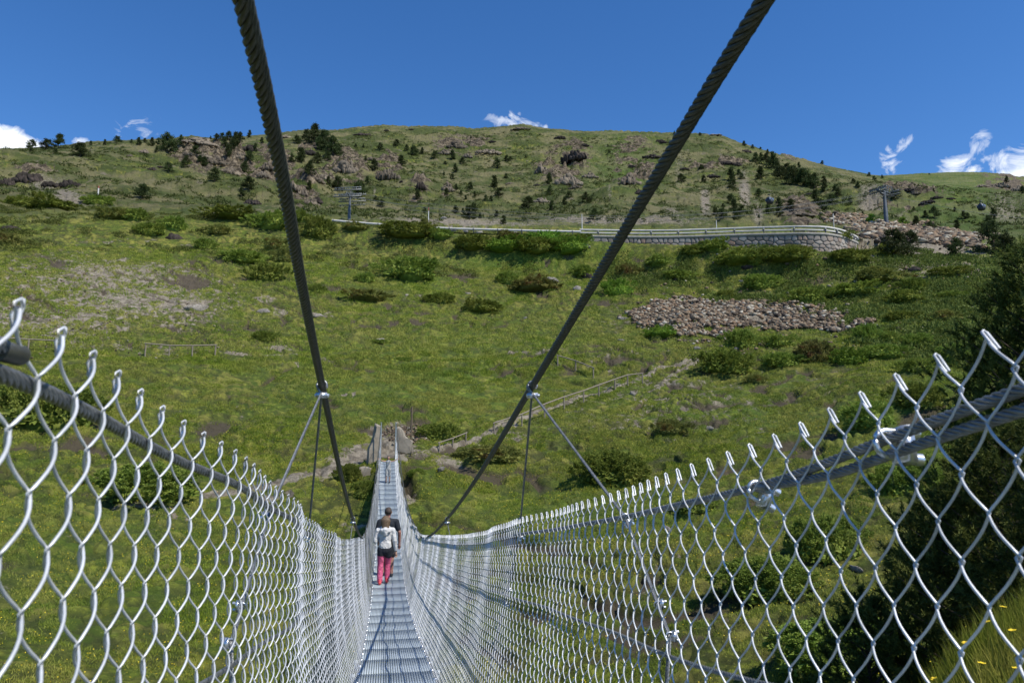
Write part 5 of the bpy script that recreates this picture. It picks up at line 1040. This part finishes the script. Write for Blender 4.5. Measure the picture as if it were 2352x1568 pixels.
tA, pA, HA = pylon('grey gondola lift pylon standing on the right slope under the skyline', 2036, 514, 436, .55, 1, 6.5)
tB, pB, HB = pylon('grey lift pylon with stacked wheel frames behind the road on the left', 802, 505, 441, 1.45, 2, 5.5, 10.5, 2.6)
# two-way haul ropes
def sagrope(a, b, sag, label, r=.028):
    P = np.array([np.array(a)+(np.array(b)-np.array(a))*t-np.array([0, 0, sag*4*t*(1-t)]) for t in np.linspace(0, 1, 60)])
    V_, F_ = tubes(P[None], r, 5); o = link('haul_rope', mesh_np('haul_rope', V_, F_, M_tower, True)); return tag(o, label, 'cable'), P
hA = pA+Vector((0, 0, HA*.88)); hB = pB+Vector((0, 0, HB*.88)); far_ = at_r(2700, 500, 200)
rl = []
for j, (dz, dx) in enumerate(((0, -2.0), (-.9, -2.0), (.4, 2.0), (-.5, 2.0))):
    o, P_ = sagrope(hA+Vector((dx, 0, dz)), hB+Vector((dx*.7, 0, dz)), 5.0, 'haul rope between the two lift pylons, %s of four' % ['second', 'lowest', 'topmost', 'third'][j]); rl.append(P_)
o, P5 = sagrope(hA+Vector((-2.0, 0, 0)), far_, 3.0, 'haul rope leaving the right pylon towards the right edge'); 
def cabin(label, px, py, H0, r):
    p = at_r(px, py, r); H_ = H0*r/F; t_ = thing('gondola_cabin', label, 'gondola', p, .4); k = H_/2.3
    mb = MB(); prof = [(.55, -1.05), (.85, -.95), (1.0, -.3), (1.0, .35), (.85, .9), (.6, 1.05)]
    n = 12; Vv = []; 
    for rr, z in prof:
        for i_ in range(n):
            a = 6.2832*(i_+.5)/n; c, s = math.cos(a), math.sin(a); e = .5; Vv.append((math.copysign(abs(c)**e, c)*rr*k*.95, math.copysign(abs(s)**e, s)*rr*k*.8, z*k))
    fs = [[j*n+i_, j*n+(i_+1) % n, (j+1)*n+(i_+1) % n, (j+1)*n+i_] for j in range(5) for i_ in range(n)]; mb.add(Vv, fs)
    for j in (0, 5): mb.add(np.vstack([np.array(Vv)[j*n:(j+1)*n], [[0, 0, prof[j][1]*k]]]), [[i_, (i_+1) % n, n] for i_ in range(n)])
    mb.build('shell', M_cabin, t_)
    mb = MB(); 
    for x in (-.5, .5): mb.box((x*k, -.80*k, .2*k), (.75*k, .04*k, .9*k)); mb.box((x*k, .80*k, .2*k), (.75*k, .04*k, .9*k))
    mb.build('window', M_glass, t_)
    mb = MB(); mb.tube([(0, 0, 1.0*k), (.05*k, 0, 1.5*k), (0, .25*k, 1.9*k)], .08*k, 6); mb.box((0, .2*k, 1.95*k), (.5*k, .9*k, .16*k)); mb.box((0, 0, 1.1*k), (1.3*k, .5*k, .1*k)); mb.build('hanger_arm', M_towerl, t_)
    mb = MB()
    for x in (-.35, 0, .35): mb.box((x*k, -.95*k, -.4*k), (.08*k, .1*k, 1.0*k))
    mb.build('ski_rack', M_towerl, t_)
M_glass = simple('cabin_glass', (.08, .11, .15), (.16, .20, .26), 2, .12, .2)
mA = rl[0][20]; ra = math.hypot(mA[0], mA[1])
cabin('dark gondola cabin hanging in front of the hillside between the pylons', 1768, 461, 17, 165)
cabin('dark gondola cabin at the far right beyond the right lift pylon', 2254, 476, 15, 200)

# ---------------------------------------------------------------- people
def caps_mesh(name, caps, mat, parent, voxel=.012, smooth=4):
    """limbs and trunk as tapered capsules fused into one skin"""
    mb = MB()
    for cp in caps:
        a, b, r0, r1 = np.array(cp[0], float), np.array(cp[1], float), cp[2], cp[3]; fx = cp[4] if len(cp) > 4 else (1, 1, 1)
        d = b-a; L = np.linalg.norm(d)+1e-6; d /= L; ref = np.array([0, 1., 0]) if abs(d[1]) < .9 else np.array([1., 0, 0]); A = np.cross(ref, d); A /= np.linalg.norm(A); B = np.cross(d, A)
        V_ = []; n = 14; prof = [(-math.cos(t)*r0, math.sin(t)*r0) for t in np.linspace(.12, math.pi/2, 5)]+[(L-math.cos(t)*r1, math.sin(t)*r1) for t in np.linspace(math.pi/2, math.pi-.12, 5)]
        for z, r in prof:
            for i_ in range(n): th = 6.2832*i_/n; V_.append(d*z+r*(math.cos(th)*A+math.sin(th)*B))
        V_ = np.array(V_)*np.array(fx)+a*1.0 if fx != (1, 1, 1) else np.array(V_)+a
        m_ = len(prof); fs = [[j*n+i_, j*n+(i_+1) % n, (j+1)*n+(i_+1) % n, (j+1)*n+i_] for j in range(m_-1) for i_ in range(n)]; mb.add(V_, fs)
        for j in (0, m_-1): mb.add(np.vstack([V_[j*n:(j+1)*n], V_[j*n:(j+1)*n].mean(0)]), [[i_, (i_+1) % n, n] if j else [(i_+1) % n, i_, n] for i_ in range(n)])
    tmp = mb.build('tmp', mat); md = tmp.modifiers.new('r', 'REMESH'); md.mode = 'VOXEL'; md.voxel_size = voxel; md.use_smooth_shade = True
    sm = tmp.modifiers.new('s', 'SMOOTH'); sm.iterations = smooth; sm.factor = .5
    dg = bpy.context.evaluated_depsgraph_get(); ev = tmp.evaluated_get(dg); me = bpy.data.meshes.new_from_object(ev); me.name = name
    bpy.data.objects.remove(tmp); me.materials.clear(); me.materials.append(mat); return link(name, me, parent)
M_skin = simple('skin', (.45, .26, .18), (.52, .32, .23), 9, .55)
M_tat = simple('tattooed_skin', (.22, .07, .05), (.48, .26, .20), 22, .55)
M_jack = simple('white_jacket_cloth', (.48, .46, .45), (.74, .73, .71), 12, .8, 0, .9, .05)
M_pink = simple('pink_trousers_cloth', (.50, .06, .15), (.76, .15, .28), 14, .8, 0, .9, .05)
M_black = simple('black_cloth', (.010, .012, .018), (.022, .025, .034), 9, .85, 0, .4, .02)
M_hairb = simple('streaked_brown_hair', (.05, .028, .014), (.22, .145, .08), 40, .6, 0, .5, .01)
M_haird = simple('short_dark_hair', (.035, .022, .015), (.08, .055, .04), 40, .7)
M_grey = simple('grey_patterned_cloth', (.08, .09, .10), (.62, .62, .60), 30, .8)
M_redsh = simple('red_shoe', (.55, .04, .05), (.65, .08, .08), 9, .6)
M_dark = simple('dark_shoe', (.015, .015, .02), (.03, .03, .035), 9, .6)
M_strap = simple('tan_skin_gap', (.4, .3, .2), (.5, .38, .26), 9, .7)
def hand(wr, fw, side, s=1.0, spread=.0):
    """five fingers from the wrist: forward direction fw, slightly curled"""
    wr = np.array(wr); fw = np.array(fw)/np.linalg.norm(fw); lat = np.cross(fw, [0, 1., 0.2]); lat /= np.linalg.norm(lat); nr = np.cross(lat, fw); c = []
    pal = wr+fw*.085*s; c.append((wr, pal, .025*s, .032*s, ))
    for j, L in enumerate((.062, .072, .078, .070)):
        b = pal+lat*side*(-.026+.0175*j)*s; m_ = b+(fw+lat*side*spread*(j-1.5))*L*.55*s; e = m_+(fw+nr*.5*side)*L*.5*s; c += [(b, m_, .0095*s, .0085*s), (m_, e, .0085*s, .007*s)]
    b = wr+fw*.03*s+lat*side*.028*s; m_ = b+(fw*.6+lat*side*.8)*.04*s; c += [(b, m_, .011*s, .010*s), (m_, m_+(fw*.9+lat*side*.2)*.032*s, .010*s, .008*s)]
    return c
def person(label, s, x, face, H_):
    z = float(deckz(s)); t_ = thing('person', label, 'person', bp(s, x, z+.003), -VPA+(math.pi if face < 0 else 0)); return t_
# woman walking away, left forearm raised in front, right arm hanging back
W = person('woman walking away in white hooded jacket and pink trousers', 18.4, .05, 1, 1.58)
hd = [((0, .01, 1.33), (0, .02, 1.40), .048, .050), ((0, .03, 1.455), (0, .035, 1.495), .078, .072, (.95, 1.12, 1)), ((0, .11, 1.445), (0, .13, 1.44), .014, .012), ((-.078, .03, 1.45), (-.08, .03, 1.47), .012, .012), ((.078, .03, 1.45), (.08, .03, 1.47), .012, .012)]
legs = [((-.085, 0, .80), (-.10, .04, .46), .085, .056), ((-.10, .04, .46), (-.105, -.02, .09), .054, .036), ((.085, .02, .80), (.07, .14, .47), .085, .056), ((.07, .14, .47), (.06, .16, .12), .054, .036)]
tor = [((0, 0, .84), (0, 0, 1.0), .12, .10, (1.12, .8, 1)), ((0, 0, 1.0), (0, 0, 1.20), .105, .125, (1.15, .78, 1)), ((-.12, 0, 1.25), (.12, 0, 1.25), .055, .055)]
armL = [((-.175, 0, 1.25), (-.235, -.03, .99), .045, .036), ((-.235, -.03, .99), (-.15, .16, 1.03), .036, .026)]; armR = [((.175, 0, 1.25), (.225, -.04, .99), .045, .036), ((.225, -.04, .99), (.255, .02, .76), .036, .024)]
caps_mesh('body', hd+tor+legs+armL+armR+hand((-.15, .16, 1.03), (.5, .8, .1), 1, .92)+hand((.255, .02, .76), (.08, .1, -1), -1, .92)+[((-.105, -.04, .06), (-.105, .1, .035), .035, .03), ((.06, .14, .08), (.06, .28, .035), .035, .03)], M_skin, W, .007, 3)
big_ = lambda L, k: [(a, b, r0+k, r1+k)+tuple(rest_) for a, b, r0, r1, *rest_ in L]
caps_mesh('jacket', [((0, -.005, .88), (0, 0, 1.02), .135, .118, (1.18, .86, 1)), ((0, 0, 1.02), (0, 0, 1.20), .12, .135, (1.2, .85, 1)), ((-.125, 0, 1.245), (.125, 0, 1.245), .072, .072), ((0, -.03, 1.29), (0, -.03, 1.31), .085, .075)]+big_(armL, .016)+big_([armR[0]], .018)+[((.225, -.04, .99), (.25, .01, .79), .052, .042)], M_jack, W, .011, 3)
caps_mesh('hood', [((-.07, -.095, 1.24), (.07, -.095, 1.24), .068, .068), ((0, -.12, 1.17), (0, -.11, 1.26), .055, .075), ((-.07, -.02, 1.315), (.07, -.02, 1.315), .045, .045)], M_jack, W, .011, 3)
caps_mesh('shorts', [((0, 0, .80), (0, 0, .90), .135, .125, (1.16, .86, 1)), ((-.085, 0, .80), (-.088, .01, .70), .102, .098), ((.085, .01, .80), (.08, .04, .68), .102, .098)], M_black, W, .011, 3)
caps_mesh('trousers', [((-.088, .005, .74), (-.10, .04, .46), .094, .074), ((-.10, .04, .46), (-.105, -.01, .09), .073, .066), ((.082, .03, .74), (.07, .14, .47), .094, .074), ((.07, .14, .47), (.062, .155, .13), .073, .064)], M_pink, W, .010, 2)
for x_, y_, z_ in ((-.105, -.02, .035), (.062, .15, .05)): caps_mesh('shoe', [((x_, y_-.05, z_+.01), (x_, y_+.13, z_), .044, .038, (1, 1, .85)), ((x_, y_-.05, z_), (x_, y_-.04, z_+.06), .038, .034)], M_redsh, W, .010, 2)
caps_mesh('hair', [((0, .005, 1.485), (0, .01, 1.50), .105, .098, (1.0, 1.05, .95)), ((0, -.055, 1.46), (0, -.075, 1.32), .098, .075, (1.2, .7, 1)), ((-.06, -.01, 1.42), (-.062, -.01, 1.35), .042, .03), ((.06, -.01, 1.42), (.062, -.01, 1.35), .042, .03)], M_hairb, W, .008, 2)
caps_mesh('watch_strap', [((.2525, .015, .785), (.2545, .018, .77), .034, .034)], M_black, W, .008, 1)
# man just ahead of her
Mn = person('man walking away in black shirt, just ahead of the woman', 19.45, .115, 1, 1.68)
k = 1.07
sc3 = lambda L: [((np.array(a)*k).tolist(), (np.array(b)*k).tolist(), r0*k*1.05, r1*k*1.05)+tuple(rest_) for a, b, r0, r1, *rest_ in L]
ml = [((-.085, .03, .80), (-.09, .13, .47), .088, .06), ((-.09, .13, .47), (-.095, .12, .10), .056, .038), ((.085, 0, .80), (.10, .02, .46), .088, .06), ((.10, .02, .46), (.10, -.05, .09), .056, .038)]
aL = [((-.19, 0, 1.25), (-.26, .0, 1.0), .05, .04), ((-.26, 0, 1.0), (-.22, .12, .80), .04, .028)]; aR = [((.19, 0, 1.25), (.27, -.02, 1.0), .05, .04), ((.27, -.02, 1.0), (.275, .04, .76), .04, .028)]
caps_mesh('body', sc3(hd+tor+ml+aL+aR)+hand(np.array((-.22, .12, .80))*k, (.1, .4, -1), 1)+hand(np.array((.275, .04, .76))*k, (0, .15, -1), -1)+[((-.1, .08, .05), (-.1, .24, .035), .04, .032), ((.107, -.09, .05), (.107, .07, .035), .04, .032)], M_tat, Mn, .008, 3)
caps_mesh('shirt', sc3([((0, 0, .86), (0, 0, 1.02), .135, .12, (1.15, .82, 1)), ((0, 0, 1.02), (0, 0, 1.20), .12, .14, (1.2, .82, 1)), ((-.14, 0, 1.25), (.14, 0, 1.25), .07, .07), ((-.19, 0, 1.25), (-.235, 0, 1.08), .066, .062), ((.19, 0, 1.25), (.24, -.01, 1.08), .066, .062)]), M_black, Mn, .012, 3)
caps_mesh('shorts', sc3([((0, 0, .80), (0, 0, .90), .13, .12, (1.12, .85, 1)), ((-.085, .02, .80), (-.09, .1, .50), .105, .09), ((.085, 0, .80), (.098, .02, .50), .105, .09)]), M_black, Mn, .012, 3)
caps_mesh('hair', sc3([((0, .012, 1.485), (0, .022, 1.505), .084, .080, (.97, 1.1, .98))]), M_haird, Mn, .008, 2)
for x_, y_ in ((-.1, .12), (.107, -.05)): caps_mesh('shoe', [((x_, y_-.05, .05), (x_, y_+.15, .042), .048, .042, (1, 1, .85))], M_dark, Mn, .010, 2)
# child facing us, arms stretched out to both rails
Ch = person('child facing the camera in grey clothes, arms spread to both rails', 35.4, .16, -1, 1.24)
q = .79
sq = lambda L: [((np.array(a)*q).tolist(), (np.array(b)*q).tolist(), r0*q, r1*q)+tuple(rest_) for a, b, r0, r1, *rest_ in L]
cl = [((-.085, 0, .80), (-.085, .03, .46), .078, .052), ((-.085, .03, .46), (-.085, 0, .09), .050, .034), ((.085, 0, .80), (.10, .03, .46), .078, .052), ((.10, .03, .46), (.115, .01, .09), .050, .034)]
cw = [((-.16, 0, 1.24), (-.33, .05, 1.27), .042, .034), ((-.33, .05, 1.27), (-.48, .07, 1.37), .034, .024)]; cx2 = [((.16, 0, 1.24), (.33, .05, 1.27), .042, .034), ((.33, .05, 1.27), (.48, .07, 1.37), .034, .024)]
hc = [(a, b, r0*(1.12 if i_ else 1), r1*(1.12 if i_ else 1))+tuple(rest_) for i_, (a, b, r0, r1, *rest_) in enumerate(hd)]
caps_mesh('body', sq(hc+tor+cl+cw+cx2)+hand(np.array((-.48, .07, 1.37))*q, (-1, .2, .35), 1, .7, .1)+hand(np.array((.48, .07, 1.37))*q, (1, .2, .35), -1, .7, .1)+[((-.067, -.02, .03), (-.067, .1, .025), .03, .025), ((.09, -.02, .03), (.09, .1, .025), .03, .025)], M_skin, Ch, .007, 3)
caps_mesh('shirt', sq([((0, 0, .84), (0, 0, 1.02), .125, .115, (1.12, .85, 1)), ((0, 0, 1.02), (0, 0, 1.2), .115, .13, (1.15, .82, 1)), ((-.12, 0, 1.24), (.12, 0, 1.24), .062, .062)]), M_grey, Ch, .010, 2)
caps_mesh('shorts', sq([((0, 0, .80), (0, 0, .88), .125, .12, (1.1, .85, 1)), ((-.085, 0, .78), (-.085, .03, .44), .092, .074), ((.085, 0, .78), (.10, .03, .44), .092, .074)]), M_grey, Ch, .010, 2)
caps_mesh('hair', sq([((0, .0, 1.505), (0, .03, 1.525), .088, .078, (1, 1.1, .75))]), M_haird, Ch, .007, 2)
for x_ in (-.026, .026): caps_mesh('eye', [((x_, .116, 1.158), (x_, .118, 1.158), .007, .007)], M_black, Ch, .003, 0)
caps_mesh('mouth', [((-.016, .112, 1.108), (.016, .112, 1.108), .005, .005)], M_redsh, Ch, .003, 0)
for x_ in (-.067, .09): caps_mesh('shoe', [((x_, -.03, .038), (x_, .11, .032), .038, .032)], M_dark, Ch, .010, 2)

# ---------------------------------------------------------------- sky, sun, camera
SUN_AZ, SUN_EL = rad(124), rad(54)
w = bpy.data.worlds.new('World'); sc.world = w; w.use_nodes = True; nt = w.node_tree; bg = nt.nodes['Background']
sky = nt.nodes.new('ShaderNodeTexSky'); sky.sky_type = 'NISHITA'; sky.sun_disc = False; sky.sun_elevation = SUN_EL; sky.sun_rotation = SUN_AZ; sky.altitude = 2200; sky.air_density = 1.0; sky.dust_density = .35; sky.ozone_density = 1.6
bg.inputs['Strength'].default_value = .135
tc = nt.nodes.new('ShaderNodeTexCoord'); gen = tc.outputs['Generated']
def wn(ty, **kw):
    o = nt.nodes.new(ty)
    for a, v in kw.items(): setattr(o, a, v)
    return o
def wm(op, a, b=0.0, cl=False):
    o = wn('ShaderNodeMath', operation=op); o.use_clamp = cl
    for i, v in ((0, a), (1, b)):
        if isinstance(v, (int, float)): o.inputs[i].default_value = v
        else: nt.links.new(v, o.inputs[i])
    return o.outputs[0]
def cloud(px, py, hw, hh, dens, stretch=0.0):
    x, y, z = ray(px, py); d = Vector((x, y, z)).normalized(); rt = Vector((y, -x, 0)).normalized(); up = rt.cross(d)
    if stretch: rt, up = (rt*math.cos(stretch)+up*math.sin(stretch)), (up*math.cos(stretch)-rt*math.sin(stretch))
    def dot(v, o0):
        n = wn('ShaderNodeVectorMath', operation='DOT_PRODUCT'); nt.links.new(gen, n.inputs[0]); n.inputs[1].default_value = v; return n.outputs['Value']
    a = wm('DIVIDE', dot(rt, 0), hw/F); b = wm('DIVIDE', dot(up, 0), hh/F)
    q_ = wm('ADD', wm('MULTIPLY', a, a), wm('MULTIPLY', b, b)); fr = dot(d, 0)
    m_ = wm('MULTIPLY', wm('SUBTRACT', 1.0, q_, True), wm('GREATER_THAN', fr, .5)); return wm('MULTIPLY', m_, dens)
CL = [(0, 332, 95, 44, 2.6, 0), (200, 330, 34, 14, .9, 0), (320, 300, 60, 34, .42, .3), (1165, 275, 60, 24, .85, 0), (1200, 288, 70, 20, .8, -.1), (2045, 372, 26, 40, .85, .2), (2068, 338, 40, 13, .65, .7), (2205, 372, 44, 22, .95, 0), (2250, 335, 26, 40, .8, -.2), (2290, 372, 40, 26, .85, 0), (2345, 375, 40, 44, .9, 0), (2190, 395, 80, 16, .9, 0), (2330, 400, 70, 20, 1.0, 0)]
tot = None
for c_ in CL:
    m_ = cloud(*c_); tot = m_ if tot is None else wm('MAXIMUM', tot, m_)
nz1 = wn('ShaderNodeTexNoise'); nz1.inputs['Scale'].default_value = 30; nz1.inputs['Detail'].default_value = 8; nz1.inputs['Roughness'].default_value = .62; nz1.inputs['Distortion'].default_value = 1.6; nt.links.new(gen, nz1.inputs['Vector'])
f_ = wm('SUBTRACT', wm('ADD', wm('MULTIPLY', tot, .40), wm('MULTIPLY', nz1.outputs['Fac'], 1.35)), .86)
gate = wm('MULTIPLY', tot, 3.0, True); f_ = wm('MULTIPLY', wm('MULTIPLY', f_, 2.6, True), gate, True)
mx = wn('ShaderNodeMix', data_type='RGBA'); nt.links.new(f_, mx.inputs[0]); mx.inputs[7].default_value = (8.2, 8.6, 9.2, 1)
hs = wn('ShaderNodeHueSaturation'); hs.inputs['Hue'].default_value = .506; hs.inputs['Saturation'].default_value = 1.3; hs.inputs['Value'].default_value = 1.32; nt.links.new(sky.outputs[0], hs.inputs['Color'])
nt.links.new(hs.outputs[0], mx.inputs[6]); nt.links.new(mx.outputs[2], bg.inputs['Color'])
sd = bpy.data.lights.new('sun', 'SUN'); sd.energy = 5.0; sd.angle = rad(.53); sd.color = (1, .95, .84); so = bpy.data.objects.new('sun', sd); C.objects.link(so)
dv = Vector((math.sin(SUN_AZ)*math.cos(SUN_EL), math.cos(SUN_AZ)*math.cos(SUN_EL), math.sin(SUN_EL))); so.rotation_euler = dv.to_track_quat('Z', 'Y').to_euler()
cam = bpy.data.cameras.new('camera'); co = bpy.data.objects.new('camera', cam); C.objects.link(co); sc.camera = co
cam.sensor_width = 23.5; cam.lens = 23.5*F/2352; cam.clip_start = .05; cam.clip_end = 12000; co.rotation_euler = (math.pi/2+TH, 0, 0)
cam.dof.use_dof = True; cam.dof.focus_distance = 14; cam.dof.aperture_fstop = 7
sc.cycles.max_bounces = 5; sc.cycles.diffuse_bounces = 2; sc.cycles.glossy_bounces = 2; sc.cycles.transmission_bounces = 2
sc.view_settings.view_transform = 'Standard'; sc.view_settings.look = 'None'; sc.view_settings.exposure = 0; sc.view_settings.gamma = 1
